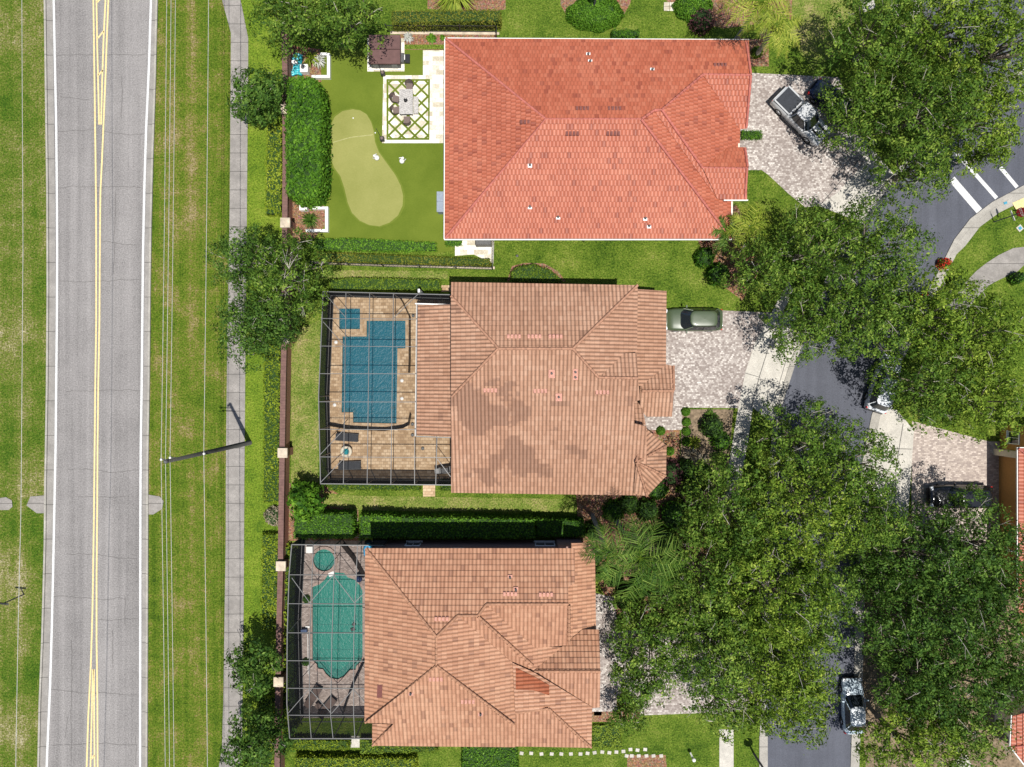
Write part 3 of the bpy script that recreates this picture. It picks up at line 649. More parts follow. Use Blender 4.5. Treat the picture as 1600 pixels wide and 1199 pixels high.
# house 2 : tan roof
a=dict(N=RP(N,(0,443),6.0),W=RP(Wd,(705,0),6.57),S=RP(Sx,(0,545),8.05),E=RP(Ed,(995,0),5.98),EN=RP(N,(0,591),7.2),G=RP(Ed,(1041,0),3.0),PN=RP(N,(0,570),3.0),PS=RP(Sx,(0,611),3.86),L=RP(Wd,(652,0),3.1),B=RP(N,(0,662),4.6))
T=(994,722,4.85)
h2,r2=house('tan_roofed_house','two storey house with tan tiled roof mottled by darker tiles between the two other houses',
 [([(724,468),(970,468),(970,612),(724,612)],5.85),([(724,612),(978,612),(978,740),(724,744)],3.3),([(970,470),(1016,470),(1016,598),(970,598)],3.0),([(978,678),(1006,678),(1022,694),(1022,732),(1004,742),(978,742)],2.9),([(1016,590),(1030,590),(1030,640),(1016,640)],3.0)],
 [(a['N'],[(705,441.5),(996,446),(895,545),(779,545),(705,463)]),(a['W'],[(705,463),(779,544),(705,621)]),
  (a['S'],[(779,545),(895,545),(935,590),(997,591),(1000,625),(991,627),(991,662),(1010,666),(1011,774),(705,770),(705,620)]),
  (a['E'],[(996,446),(895,545),(935,590),(975,553),(995,552)]),(a['EN'],[(935,590),(975,552.5),(995,552),(997,591)]),
  (a['G'],[(994,452),(1041,455),(1040,571),(1002,603),(994,603)]),(a['PN'],[(1000,604),(1040,570),(1051,572),(1053,611),(1000,611)]),
  (a['PS'],[(1000,611),(1053,611),(1050,651),(1010,651),(1000,640)]),(a['L'],[(652,477),(708,476),(709,683),(650,680)]),
  (a['B'],[(988,616),(1004,640),(1009,664),(988,664)]),
  (None,[T,(1006,667,3.7),(1041,697,3.4)]),(None,[T,(1041,697,3.4),(1040,744,3.4)]),(None,[T,(1040,744,3.4),(1011,775,3.4)]),(None,[T,(1011,775,3.4),(990,771,3.5)])],
 [(a['N'],(779,545),(895,545)),(a['N'],(705,463),(779,545)),(a['N'],(996,446),(895,545)),(a['W'],(779,544),(706,620)),(a['S'],(895,545),(935,590)),(a['EN'],(935,590),(997,591)),(a['PN'],(1003,611),(1053,611)),
  (None,T,(1041,697,3.4)),(None,T,(1040,744,3.4)),(None,T,(1011,775,3.4)),(None,T,(1006,667,3.7)),(a['PN'],(1052,572),(1053,610))],
 [(a['L'],[(653,476),(705,475)]),(a['L'],[(651,477),(649,681)])],
 [(a['N'],803,526,'pink'),(a['N'],835,526,'pink'),(a['N'],868,526,'pink'),(a['S'],766,610,'pink'),(a['S'],844,611,'pink'),(a['S'],941,613,'pink'),(a['S'],862,584,'boot'),(a['S'],899,582,'boot'),(a['S'],899,590,'boot'),(a['S'],873,621,'boot')],
 m_roof2,m_ridge2,m_stucco_t,
 [(a['S'],[(857,578),(867,578),(867,591),(857,591)][::-1],m_pink),(a['S'],[(895,577),(903,577),(903,594),(895,594)][::-1],m_pink),(a['S'],[(868,615),(878,615),(878,627),(868,627)][::-1],m_pink)])
for x in (760,820,880,940): window(h2,(x,468),(0,1),1.2,1.3,4.2); window(h2,(x,468),(0,1),1.2,1.3,1.0)
for x in (760,840,920): window(h2,(x,744 if x<790 else 741),(0,-1),1.5,1.4,.9)
window(h2,(1016,520),(1,0),4.8,2.2,.02,name='garage_door',door=True); window(h2,(724,570),(-1,0),3.6,2.3,.05,name='sliding_door',door=True)
# house 3 : orange tan roof
a=dict(N=RP(N,(0,857),6.6),W=RP(Wd,(571,0),6.6),S=RP(Sx,(0,1040),9.0),E=RP(Ed,(682,0),9.0),E3=RP(Ed,(925,0),5.9,.17),S2=RP(Sx,(0,1166),5.9,.2),BS=RP(Sx,(0,944),8.1),E4=RP(Ed,(752,0),8.2),S3=RP(Sx,(0,962),8.4),GN=RP(N,(0,1049),6.4,.6),GS=RP(Sx,(0,1049),6.4,.18),R=RP(Ed,(930,0),4.3),W2=RP(Wd,(582,0),6.0,.3))
h3,r3=house('orange_tan_roofed_house','two storey house with orange tan tiled hip roof and mauve walls at the bottom',
 [([(604,844),(868,844),(868,1085),(604,1085)],5.6),([(868,838),(905,838),(905,1090),(868,1090)],3.8)],
 [(a['N'],[(571,857),(898,857),(898,912),(888,917),(888,944.5),(760,944.5),(747,962.5),(715,962.5),(682,996)]),
  (a['W'],[(571,857),(682,995),(682,1040),(570,1130)]),
  (a['S'],[(682,1040),(805,1133),(805,1167),(582,1165),(615,1131),(570,1129)]),(a['W2'],[(582,1131),(615,1131),(582,1165)]),
  (a['E'],[(682,995),(715,962),(801,1036),(805,1060),(805,1133),(682,1040)]),
  (a['E3'],[(801,1036),(833,1050),(925,1105),(924,1168),(857,1107),(805,1114)]),
  (a['S2'],[(803,1114),(857,1107),(924,1168),(803,1166)]),
  (a['BS'],[(760,944),(889,944),(889,1008),(835,1012)]),(a['E4'],[(746,963),(760,944),(835,1011),(878,1011),(833,1048)]),
  (a['S3'],[(715,962),(747,963),(834,1041),(832,1051),(800,1036)]),
  (a['GN'],[(833,1049),(878,1011),(910,984),(936,984),(938,1049)]),(a['GS'],[(833,1049),(938,1049),(937,1105),(925,1106)]),
  (a['R'],[(893,849),(929,848),(931,990),(905,990),(880,1012),(886,1005),(886,915),(893,912)])],
 [(a['N'],(572,857),(682,995)),(a['W'],(682,995),(682,1040)),(a['W'],(682,1040),(571,1129)),(a['S'],(682,1040),(803,1132)),(a['N'],(682,995),(715,962)),(a['N'],(715,962),(747,962)),(a['N'],(747,962),(760,944)),(a['N'],(760,944),(888,944)),
  (a['S3'],(747,963),(833,1040)),(a['GN'],(833,1049),(938,1049)),(a['E3'],(857,1107),(924,1168)),(a['S2'],(805,1114),(857,1107)),(a['W2'],(615,1131),(582,1165)),(a['BS'],(889,945),(889,1007))],
 [],
 [(a['N'],797,902,'boot'),(a['N'],806,921,'boot'),(a['N'],797,928,'pink'),(a['N'],853,929,'pink'),(a['N'],690,967,'pink'),(a['S'],681,1061,'pink'),(a['S'],642,1083,'boot'),(a['S'],751,1115,'boot'),(a['S'],731,1096,'pink'),(a['E'],812,1096,'boot')],
 m_roof3,m_ridge3,m_stucco_b,
 [(a['E3'],[(806,1043),(833,1056),(858,1070),(858,1086),(833,1078),(806,1077)][::-1],m_redtile),(a['W'],[(590,1070),(598,1070),(597,1090),(589,1090)][::-1],m_darkvent)])
window(h3,(765,844),(0,1),1.9,1.3,4.0); window(h3,(720,844),(0,1),1.0,1.0,3.6,name='window'); window(h3,(650,844),(0,1),1.2,1.2,1.0); window(h3,(850,844),(0,1),1.6,1.2,1.0)
for x in (650,740,830): window(h3,(x,1085),(0,-1),1.4,1.4,3.6); window(h3,(x,1085),(0,-1),1.4,1.4,1.0)
window(h3,(604,960),(-1,0),3.6,2.3,.05,name='sliding_door',door=True); window(h3,(905,1010),(1,0),2.4,2.1,.02,name='garage_door',door=True)
# houses at the right edge
a=dict(N=RP(N,(0,701),3.1,.35),W=RP(Wd,(1591,0),3.1,.35))
h4,r4=house('orange_house','orange stucco house with garage and red tiled roof at the right edge of the photo',
 [([(1562,664),(1900,664),(1900,900),(1562,900)],3.0)],
 [(a['W'],[(1591,701),(1800,860),(1591,1000)]),(a['N'],[(1591,701),(1990,701),(1990,860),(1800,860)])],[(a['W'],(1591,701),(1800,860))],
 [(a['W'],[(1590,701),(1590,930)]),(a['N'],[(1590,700),(1800,700)])],[],m_roof1,m_ridge1,m_stucco_o)
mb=MB(); mb.box((*G(1558,706)[:2],1.5),(.7,.55,3.0)); mb.build('entry_pillar',m_trim,h4)
gd=window(h4,(1562,750),(-1,0),4.6,2.3,.02,mf=m_stucco_o,name='garage_door',door=True); gd.children[0].data.materials[0]=m_stucco_o; window(h4,(1562,682),(-1,0),1.0,1.2,1.1)
a=dict(W=RP(Wd,(1582,0),3.1,.35),S=RP(Sx,(0,1168),3.1,.35))
h5,r5=house('corner_house','house with red tiled roof half hidden behind trees in the bottom right corner',
 [([(1554,1085),(1900,1085),(1900,1300),(1640,1220),(1554,1130)],3.0)],
 [(a['W'],[(1582,1119),(1850,1050),(1850,1130),(1579,1168)]),(a['W'],[(1579,1168),(1850,1130),(1850,1350),(1606,1199)])],[(a['W'],(1579,1168),(1640,1160))],[(a['W'],[(1581,1119),(1578,1168),(1604,1199)])],[],m_roof1,m_ridge1,m_stucco_w)
# wall of house 3, downspouts of house 1
mb=MB(); mb.tube([G(912,379,2.95),G(912,379,.1)],.05,6); mb.build('downspout',m_white,h1)
mb=MB(); mb.tube([G(1098,379,2.95),G(1098,379,.1)],.05,6); mb.build('downspout',m_white,h1)

# ------------------------------------------------------------ leaves
rng=np.random.default_rng(7)
def quads(name, V, mats, tint, parent=None, midx=None, extra=None):
    """V (n,4,3) leaf quads + optional MB 'extra' solid faces (material 1)"""
    n=len(V); v=V.reshape(-1,3); ev=np.array(extra.v,dtype=float).reshape(-1,3) if extra else np.zeros((0,3)); ef=extra.f if extra else []
    me=bpy.data.meshes.new(name); me.vertices.add(len(v)+len(ev)); me.vertices.foreach_set('co',np.concatenate([v,ev]).ravel())
    lv=np.concatenate([np.arange(n*4)]+[np.array(f)+n*4 for f in ef]) if ef else np.arange(n*4)
    me.loops.add(len(lv)); me.loops.foreach_set('vertex_index',lv.astype(np.int32))
    tot=np.concatenate([np.full(n,4),np.array([len(f) for f in ef],dtype=int)]) if ef else np.full(n,4)
    st=np.concatenate([[0],np.cumsum(tot)[:-1]])
    me.polygons.add(len(tot)); me.polygons.foreach_set('loop_start',st.astype(np.int32)); me.polygons.foreach_set('loop_total',tot.astype(np.int32))
    mi=np.zeros(len(tot),dtype=np.int32)
    if midx is not None: mi[:n]=midx
    mi[n:]=len(mats)-1; me.polygons.foreach_set('material_index',mi)
    at=me.attributes.new('tint','FLOAT','FACE'); at.data.foreach_set('value',np.concatenate([np.clip(tint,0,1),np.zeros(len(tot)-n)]).astype(np.float32))
    me.update(calc_edges=True); me.validate()
    return link(name,me,mats,parent)
def leaf_quads(P, ln, wd, up=.8, rnd=1.0, N=None):
    n=len(P); d=rng.normal(size=(n,3))*rnd
    nn=d+np.array([0,0,up])*1.0 if N is None else d*.6+N
    nn/=np.linalg.norm(nn,axis=1,keepdims=True)
    t=rng.normal(size=(n,3)); t-=nn*np.sum(t*nn,axis=1,keepdims=True); t/=np.linalg.norm(t,axis=1,keepdims=True)
    b=np.cross(nn,t); s=rng.uniform(.5,1.55,(n,1)); L=ln*s/2; Wd_=wd*s/2
    return np.stack([P-t*L, P+b*Wd_-t*L*.1, P+t*L, P-b*Wd_-t*L*.1],axis=1)
def crown(name, blobs, mat, parent, org, leaf=.21, dens=1.0, sub=.42, tbase=.42, seed=0, extra=None, flat=.72):
    Ps=[];Ts=[];Ns=[]
    for bx,by,bz,br in blobs:
        bx-=org[0];by-=org[1];bz-=org[2]
        nsub=int(9.6*br*br*dens/(sub/.42)**2)+6
        d=rng.normal(size=(nsub,3)); d[:,2]=np.abs(d[:,2])*1.1-.45; d/=np.linalg.norm(d,axis=1,keepdims=True)
        rr=br*rng.uniform(.80,1.05,(nsub,1))
        C=np.array([bx,by,bz])+d*rr*np.array([1,1,flat])
        bt=rng.normal()*.05
        for c in C:
            m=int(rng.integers(15,28)); q=rng.normal(size=(m,3))*np.array([1,1,.5])*sub*.48
            Ps.append(c+q); Ns.append(((c+q)-np.array([bx,by,bz-br*.2]))/br*.9+q/sub*.8+np.array([0,0,.15])); Ts.append(np.full(m,tbase+bt+rng.normal()*.16)+rng.normal(size=m)*.19)
    P=np.concatenate(Ps); T=np.concatenate(Ts); NN=np.concatenate(Ns)
    return quads(name,leaf_quads(P,leaf*1.3,leaf*.62,N=NN*1.15,rnd=.8),[mat]+([m_twig] if extra else []),T,parent,extra=extra)
def tree(kind, px, py, h, rpx, label, mat=m_oak, group=None, sy=1.0, seed=1, n=None, leaf=.16, dens=1.08, tb=.42, trunk=None, cat='tree', lean=(0,0), twigs=1.0, sparse=1.0):
    """crown centred on the photo pixel (px,py) at about 3/4 of the tree height"""
    global rng; rng=np.random.default_rng(seed*31+5); rd=random.Random(seed)
    zc=h*.74; c=W(px,py,zc); r=rpx/PX*(1-zc/H); lk=1+.55*zc/H; base=Vector((c.x*lk+lean[0],c.y*lk+lean[1],0))
    t=thing(kind,label,cat,base,0,group); blobs=[]; low=[]
    rpx*=1.0; n=n or max(7,int(r*r*.62)+6)
    for i in range(n):
        a=i*2.39996+seed; q=math.sqrt((i+.5)/n); br=rd.uniform(.8,2.15)*(1.08-.28*q)
        br=max(.5,min(br,r*.42)); dd=q*(r-br*.7)*rd.uniform(.94,1.05); a+=rd.uniform(-.12,.12)
        z=zc+(h*.22)*(1-q*q)+rd.uniform(-.15,.07)*h-h*.08*q*rd.uniform(0,1.6)
        blobs.append((c.x+dd*math.cos(a), c.y+dd*math.sin(a)*sy, z, br))
    ex=MB()
    for i in range(max(3,int(r*r*.34))):      # lower, shaded layer of foliage
        a=i*2.39996+seed*1.7; q=math.sqrt((i+.5)/max(3,int(r*r*.34))); br=rd.uniform(1.2,1.7); br=min(br,r*.5); dd=q*(r-br*.8)
        low.append((c.x+dd*math.cos(a), c.y+dd*math.sin(a)*sy, zc-h*.27, br))
    # limbs and twigs
    tm=MB(); top=Vector((c.x,c.y,h*.52))
    th=.035*h*.8
    tm.tube([base-base+Vector((0,0,-.1)),Vector((0,0,h*.15))+(top-base)*.1,(top-base)*.6,(top-base)],[th*1.25,th,th*.85,th*.6],8)
    for i,(x,y,z,br) in enumerate(blobs):
        e=Vector((x,y,z))-base; s0=(top-base)*rd.uniform(.55,1.0); mid=s0.lerp(e,.5)+Vector((rd.uniform(-.3,.3),rd.uniform(-.3,.3),rd.uniform(-.2,.5)))
        tm.tube([s0,mid,e],[th*.42,th*.26,.03],5,cap=False)
        for k in range(int(1.3*twigs+rd.random()*.6)):
            aa=rd.uniform(0,6.28); el=rd.uniform(.2,1.0); l=br*rd.uniform(.7,1.12)
            v=Vector((math.cos(aa)*math.cos(el),math.sin(aa)*math.cos(el),math.sin(el)*.8))*l
            ex.tube([e,e+v*.55+Vector((0,0,.08)),e+v],[.032,.022,.010],3,cap=False)
            w_=v.cross(Vector((0,0,1))).normalized()*l*.25
            ex.tube([e+v*.55,e+v*.95+w_],[.018,.008],3,cap=False)
    tm.build('trunk',m_bark,t)
    crown('crown',blobs+low,mat,t,base,leaf,dens*sparse,tbase=tb,extra=ex)
    return t
def hedge(label, pts, h, mat=m_hedge, name='hedge', leaf=.11, dens=1.0, cat='hedge', group=None, app=None, bumpy=.09, tb=.45, z0=0, world=None):
    """pts: ground-plan pixels, or app=apparent height for pixels traced on the top"""
    k=(1-(app or 0)/H); poly=world or [((x-800)/PX*k,(599.5-y)/PX*k) for x,y in pts]
    n=len(poly); ar=sum(poly[i][0]*poly[(i+1)%n][1]-poly[(i+1)%n][0]*poly[i][1] for i in range(n))
    if ar<0: poly=poly[::-1]
    xs=[p[0] for p in poly]; ys=[p[1] for p in poly]; cx,cy=sum(xs)/n,sum(ys)/n
    t=(cx,cy,0)
    pl=np.array(poly)-np.array([cx,cy])
    core=MB(); sh=[(x*(1-.08/max(.3,abs(x))),y*(1-.08/max(.3,abs(y)))) for x,y in pl.tolist()]
    core.prism(sh,z0,h-.06)
    A=abs(ar)/2; m=int(A*150*dens*(.11/leaf)**2)+60
    Q=np.empty((0,2)); 
    def inside(q):
        r=np.zeros(len(q),bool)
        for i in range(n):
            x1,y1=pl[i];x2,y2=pl[(i+1)%n]
            with np.errstate(divide='ignore',invalid='ignore'):
                cnd=((y1>q[:,1])!=(y2>q[:,1]))&(q[:,0]<(x2-x1)*(q[:,1]-y1)/(y2-y1+1e-12)+x1)
            r^=cnd
        return r
    while len(Q)<m:
        q=rng.uniform([pl[:,0].min(),pl[:,1].min()],[pl[:,0].max(),pl[:,1].max()],(m*2,2)); Q=np.concatenate([Q,q[inside(q)]])
    Q=Q[:m]; lump=np.sin(Q[:,0]*5.1+1)*np.sin(Q[:,1]*4.3)*bumpy*.6
    Pt=np.column_stack([Q,h+rng.normal(size=m)*bumpy*.5+lump]); Nt_=np.tile([0,0,1.0],(m,1))
    Ps=[Pt];Ns=[Nt_]
    for i in range(n):
        a=pl[i];b=pl[(i+1)%n];L=np.hypot(*(b-a)); mm=int(L*(h-z0)*130*dens*(.11/leaf)**2)+4
        s=rng.uniform(0,1,mm)[:,None]; e=(b-a)/max(L,1e-6); nr=np.array([e[1],-e[0]])
        xy=a+(b-a)*s+nr*rng.normal(size=(mm,1))*bumpy*.5
        Ps.append(np.column_stack([xy,rng.uniform(z0,h,mm)])); Ns.append(np.tile([nr[0],nr[1],.35],(mm,1)))
    P=np.concatenate(Ps);NN=np.concatenate(Ns)
    T=tb+rng.normal(size=len(P))*.17+np.sin(P[:,0]*.9+cx)*np.sin(P[:,1]*1.3+cy)*.12
    o=quads(name,leaf_quads(P,leaf*1.3,leaf*.75,N=NN,rnd=1.0),[mat,m_core],T,None,extra=core)
    o.location=t; tag(o,label,cat,group); return o
def bush(px,py,r,h,label,mat=m_shrub,cat='bush',name='round_bush',leaf=.08,group=None,dens=1.0,tb=.45,sy=1.0,pointy=False):
    c=W(px,py,h*.8); rr=r/PX; m=int(900*dens*(rr/.5)**2*(.08/leaf)**2)+80
    d=rng.normal(size=(m,3)); d[:,2]=np.abs(d[:,2])*.9-.1; d/=np.linalg.norm(d,axis=1,keepdims=True)
    lump=1+.08*np.sin(d[:,0]*7+px)*np.sin(d[:,1]*6+py)
    P=d*np.array([rr,rr*sy,h])*(rng.uniform(.86,1.04,(m,1))*lump[:,None])
    core=MB(); core.lathe((0,0,0),[(rr*.6,0),(rr*.82,h*.35),(rr*.62,h*.72),(rr*.2,h*.86)],14); core.v=[(a,b*sy,c2) for a,b,c2 in core.v]
    o=quads(name,leaf_quads(P,leaf*1.3,leaf*.7,N=d),[mat,m_core],tb+rng.normal(size=m)*.18,None,extra=core)
    o.location=(c.x,c.y,0); tag(o,label,cat,group); return o
def fan_plant(px,py,r,h,label,mat,cat='plant',name='spiky_plant',n=40,w=.07,group=None,droop=.5,tb=.5):
    c=G(px,py); L=r/PX; V=[];T=[]
    for i in range(n):
        a=rng.uniform(0,6.283); l=L*rng.uniform(.6,1.1); z1=h*rng.uniform(.3,1.0); d=np.array([math.cos(a),math.sin(a),0]); s=np.array([-d[1],d[0],0])*w
        p0=np.array([0,0,.05]);p1=d*l*.5+[0,0,z1]; p2=d*l+[0,0,z1*(1-droop)]
        tt=tb+rng.normal()*.2
        V+= [[p0-s*.5,p0+s*.5,p1+s,p1-s],[p1-s,p1+s,p2+s*.1,p2-s*.1]]; T+=[tt,tt]
    o=quads(name,np.array(V),[mat],np.array(T)); o.location=c; tag(o,label,cat,group); return o
def palm(px,py,tx,ty,h,r,label,mat=m_palm,n=16,seed=1,dead=2,group=None,cat='palm tree'):
    """base at ground pixel (px,py), crown seen at (tx,ty)"""
    global rng; rng=np.random.default_rng(seed+900); b=G(px,py); top=W(tx,ty,h)-b
    t=thing('palm_tree',label,cat,b,0,group); mb=MB()
    mb.tube([Vector((0,0,-.1)),top*.3+Vector((.0,0,.1)),top*.7,top],[.22,.17,.15,.13],10); mb.build('trunk',m_palmbark,t)
    for k in range(n+dead):
        isd=k>=n; V=[];T=[]
        a=k*2.399+rng.uniform(-.2,.2); el=rng.uniform(.15,.95) if not isd else rng.uniform(-.7,-.3); L=r/PX*rng.uniform(.8,1.1)*(1 if not isd else .8)
        d=np.array([math.cos(a),math.sin(a),0]); s=np.array([-d[1],d[0],0]); p=np.array(top); pts=[p.copy()]; seg=11; e=el
        for i in range(seg):
            p=p+(d*math.cos(e)+np.array([0,0,math.sin(e)]))*L/seg; pts.append(p.copy()); e-=(.16+.05*(el>.5))
        tb=.5+rng.normal()*.12; up=np.array([0,0,1])
        for i in range(1,seg+1):
            for sub in (0,.33,.66):
                q=pts[i-1]*(1-sub)+pts[i]*sub; u=(i+sub)/seg; ll=L*.30*math.sin(min(1,u*1.15)*math.pi*.86+.25)*rng.uniform(.8,1.1)
                for sd_ in (-1,1):
                    dr=s*sd_*.8+d*.6+up*rng.uniform(-.7,.15)+rng.normal(size=3)*.16; dr/=np.linalg.norm(dr); wv=(pts[i]-pts[i-1])/ (L/seg)*.036
                    e1=q+dr*ll; e1[2]-=ll*.18
                    V.append([q-wv,q+wv,e1+wv*.3,e1-wv*.3]); T.append(tb+rng.normal()*.2+(.12 if sub==0 else 0))
        ex=MB(); ex.tube([Vector(x) for x in pts[::2]],[.035,.03,.024,.018,.012,.008][:len(pts[::2])],4,cap=False)
        quads('frond',np.array(V),[m_dead if isd else mat,m_hedge_y if not isd else m_dead],np.array(T),t,extra=ex)
    return t

# ---- trees on the road side
g_w='oak trees along the sidewalk'
tree('oak_tree',452,22,8.5,66,'oak tree over the sidewalk at the top of the photo, left of the hot tub',m_oak,g_w,seed=1,sy=.75)
tree('oak_tree',540,20,8.5,66,'oak tree at the top of the photo overhanging the brown hot tub',m_oak,g_w,seed=2,sy=.8)
tree('magnolia_tree',402,146,5.5,47,'small magnolia tree with pale blossoms beside the tall clipped hedge',m_oak_d,seed=3,leaf=.2,dens=1.2)
tree('oak_tree',446,430,9.5,72,'oak tree with bare grey branches showing, over the brick wall',m_oak,g_w,seed=4,twigs=3.2,dens=.85)
tree('oak_tree',380,405,8.5,62,'oak tree covering the sidewalk above the utility pole, upper part of the clump',m_oak_d,g_w,seed=5,dens=1.1)
tree('oak_tree',392,512,8.0,62,'dark oak tree covering the sidewalk just above the utility pole',m_oak_d,g_w,seed=6,dens=1.1)
tree('street_tree',394,1046,6.0,46,'small glossy tree over the sidewalk near the lower pool',m_oak_d,g_w,seed=7,leaf=.2,dens=1.25)
tree('street_tree',397,1160,6.5,52,'small glossy tree over the sidewalk at the bottom edge of the photo',m_oak_d,g_w,seed=8,leaf=.2,dens=1.25)
tree('loquat_tree',476,782,3.2,30,'small broad leaved tree beside the brick wall below the middle pool cage',m_shrub,seed=9,leaf=.3,dens=.8,n=7,tb=.35)
# ---- trees by the residential street
g_ne='oaks over the street in the upper right'
for i,(x,y,h,r,l,m) in enumerate([
 (1372,62,9.5,84,'oak tree nearest the lawn at the top right, above the pickup truck',m_oak),
 (1478,40,10,92,'oak tree at the top edge over the north street',m_oak_y),
 (1570,70,10.5,88,'oak tree in the top right corner of the photo',m_oak_y),
 (1352,172,8.5,66,'oak tree overhanging the front of the grey pickup truck',m_oak),
 (1446,170,10,88,'oak tree left of the crosswalk over the driveway apron',m_oak),
 (1538,178,9.5,80,'oak tree over the crosswalk at the right edge',m_oak_y),
 (1432,262,8.5,58,'oak tree just above the white stop bar',m_oak),
 (1548,235,7.0,32,'small oak overhanging the crosswalk stripes',m_oak_y)]): tree('oak_tree',x,y,h,r*1.06,l,m,g_ne,seed=20+i,dens=1.0)
g_e='oaks along the street in the middle right'
for i,(x,y,h,r,l,m) in enumerate([
 (1192,412,7.5,50,'oak tree beside the lawn at the front corner of the red roofed house',m_oak),
 (1272,392,9.5,78,'oak tree over the top of the concrete garden walk',m_oak),
 (1370,392,9.5,82,'oak tree beside the curved kerb and the red flowering bush',m_oak),
 (1270,508,8.5,62,'oak tree over the kerb right of the middle driveway',m_oak),
 (1362,500,9.5,74,'oak tree over the street above the silver car with red tail lamps',m_oak),
 (1455,490,9.5,78,'oak tree left of the curved park path',m_oak_y),
 (1540,530,9.5,86,'oak tree at the right edge below the curved park path',m_oak_y),
 (1455,598,9.0,72,'oak tree overhanging the silver car and the tan driveway',m_oak),
 (1545,628,8.5,72,'oak tree above the orange house at the right edge',m_oak_y)]): tree('oak_tree',x,y,h,r*1.08,l,m,g_e,seed=40+i,dens=1.0)
g_c='oaks between the front yards and the street'
for i,(x,y,h,r,l,m) in enumerate([
 (1252,690,8.5,72,'oak tree right of the concrete garden walk, topmost of the lower clump',m_oak),
 (1338,728,9.0,72,'oak tree over the street left of the tan driveway',m_oak),
 (1150,800,9.0,88,'oak tree below the end of the concrete garden walk',m_oak),
 (1262,800,10,92,'oak tree in the centre of the lower clump above the long dark street gap',m_oak_y),
 (1355,812,9.0,62,'oak tree over the street left of the dark truck',m_oak),
 (1100,905,9.0,82,'oak tree right of the large palm',m_oak),
 (1205,925,10.5,100,'largest oak of the lower clump, left of the shaded street',m_oak_y),
 (1020,1000,7.5,78,'oak tree touching the front of the orange tan roof',m_oak),
 (1122,1020,8.5,84,'oak tree over the lower driveway',m_oak),
 (1222,1035,9.5,84,'oak tree left of the silver blue sedan',m_oak_y)]): tree('oak_tree',x,y,h,r*1.08,l,m,g_c,seed=60+i,dens=1.0)
tree('oak_tree',1245,1118,7.5,52,'oak tree reaching over the street near the bottom edge, beside the white kerb',m_oak_y,g_c,seed=75,dens=.8)
tree('oak_tree',1130,1105,7.0,58,'thin oak tree at the edge of the lower front lawn',m_oak,g_c,seed=76,dens=.6,twigs=2)
tree('oak_tree',1275,905,9.0,62,'oak tree shading the long street gap, upper one on its left bank',m_oak,g_c,seed=101,dens=1.1)
tree('oak_tree',1268,985,9.0,60,'oak tree shading the long street gap, lower one on its left bank',m_oak,g_c,seed=102,dens=1.1)
tree('oak_tree',1262,1078,8.0,50,'oak tree over the street just left of the silver blue sedan windscreen',m_oak_y,g_c,seed=103,dens=1.0)
tree('oak_tree',1165,985,9.0,60,'oak tree between the largest oak and the lower driveway',m_oak,g_c,seed=104,dens=1.1)
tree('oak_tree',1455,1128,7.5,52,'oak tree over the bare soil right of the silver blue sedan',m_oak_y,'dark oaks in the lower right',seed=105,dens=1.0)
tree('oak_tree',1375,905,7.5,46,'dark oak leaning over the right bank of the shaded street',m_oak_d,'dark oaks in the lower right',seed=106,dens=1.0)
tree('oak_tree',428,498,8.0,46,'oak tree over the brick wall just above the pale pier, lowest of the clump',m_oak_d,g_w,seed=107,dens=1.1)
tree('oak_tree',1003,1068,6.5,46,'oak tree over the lower driveway nearest the orange tan roofed house',m_oak,g_c,seed=78,dens=.9)
tree('oak_tree',1188,1112,7.0,46,'oak tree above the white concrete walk at the bottom edge',m_oak_y,g_c,seed=79,dens=.8)
tree('crape_myrtle',984,1120,4.0,34,'small loose shrub tree at the corner of the lower front lawn',m_oak,seed=77,dens=.6,n=9)
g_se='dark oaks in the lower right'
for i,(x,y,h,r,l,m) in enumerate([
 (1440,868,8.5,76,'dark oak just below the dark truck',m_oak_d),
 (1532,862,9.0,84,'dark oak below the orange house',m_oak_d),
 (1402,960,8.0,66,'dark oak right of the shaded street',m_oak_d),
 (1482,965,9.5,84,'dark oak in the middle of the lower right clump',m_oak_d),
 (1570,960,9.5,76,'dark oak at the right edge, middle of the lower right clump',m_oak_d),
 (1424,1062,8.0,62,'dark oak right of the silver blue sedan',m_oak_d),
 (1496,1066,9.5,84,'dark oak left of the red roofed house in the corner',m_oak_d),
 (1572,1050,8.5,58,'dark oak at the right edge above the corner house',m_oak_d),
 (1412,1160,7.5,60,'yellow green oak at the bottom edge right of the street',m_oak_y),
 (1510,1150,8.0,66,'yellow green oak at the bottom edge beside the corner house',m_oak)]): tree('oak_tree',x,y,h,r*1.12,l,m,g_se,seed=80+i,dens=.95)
# ---- palms
palm(926,806,950,866,9.0,62,'tall palm with a few arching fronds beside the upper corner of the orange tan roof',m_palm,n=8,seed=1,dead=2)
palm(962,812,1000,872,8.5,84,'large bushy palm in front of the orange tan roofed house',m_palm,n=14,seed=2,dead=6)
palm(1030,880,1046,905,6.0,56,'palm with pale drooping fronds between the large palm and the oaks',m_palm,n=12,seed=3,dead=6)
palm(1149,64,1190,2,8.0,62,'leaning palm above the right end of the red roof',m_palm_y,n=13,seed=4,dead=2)
palm(1182,86,1214,40,6.0,52,'yellow green palm beside the mulch bed at the north driveway',m_palm_y,n=12,seed=5,dead=1)
palm(1128,352,1172,355,4.2,52,'yellow green palm at the lower right corner of the red roof',m_palm_y,n=12,seed=6,dead=2)
palm(1140,372,1134,362,3.4,42,'short palm whose frond overlaps the corner of the red roof',m_palm,n=9,seed=7,dead=3)
rng=np.random.default_rng(3)
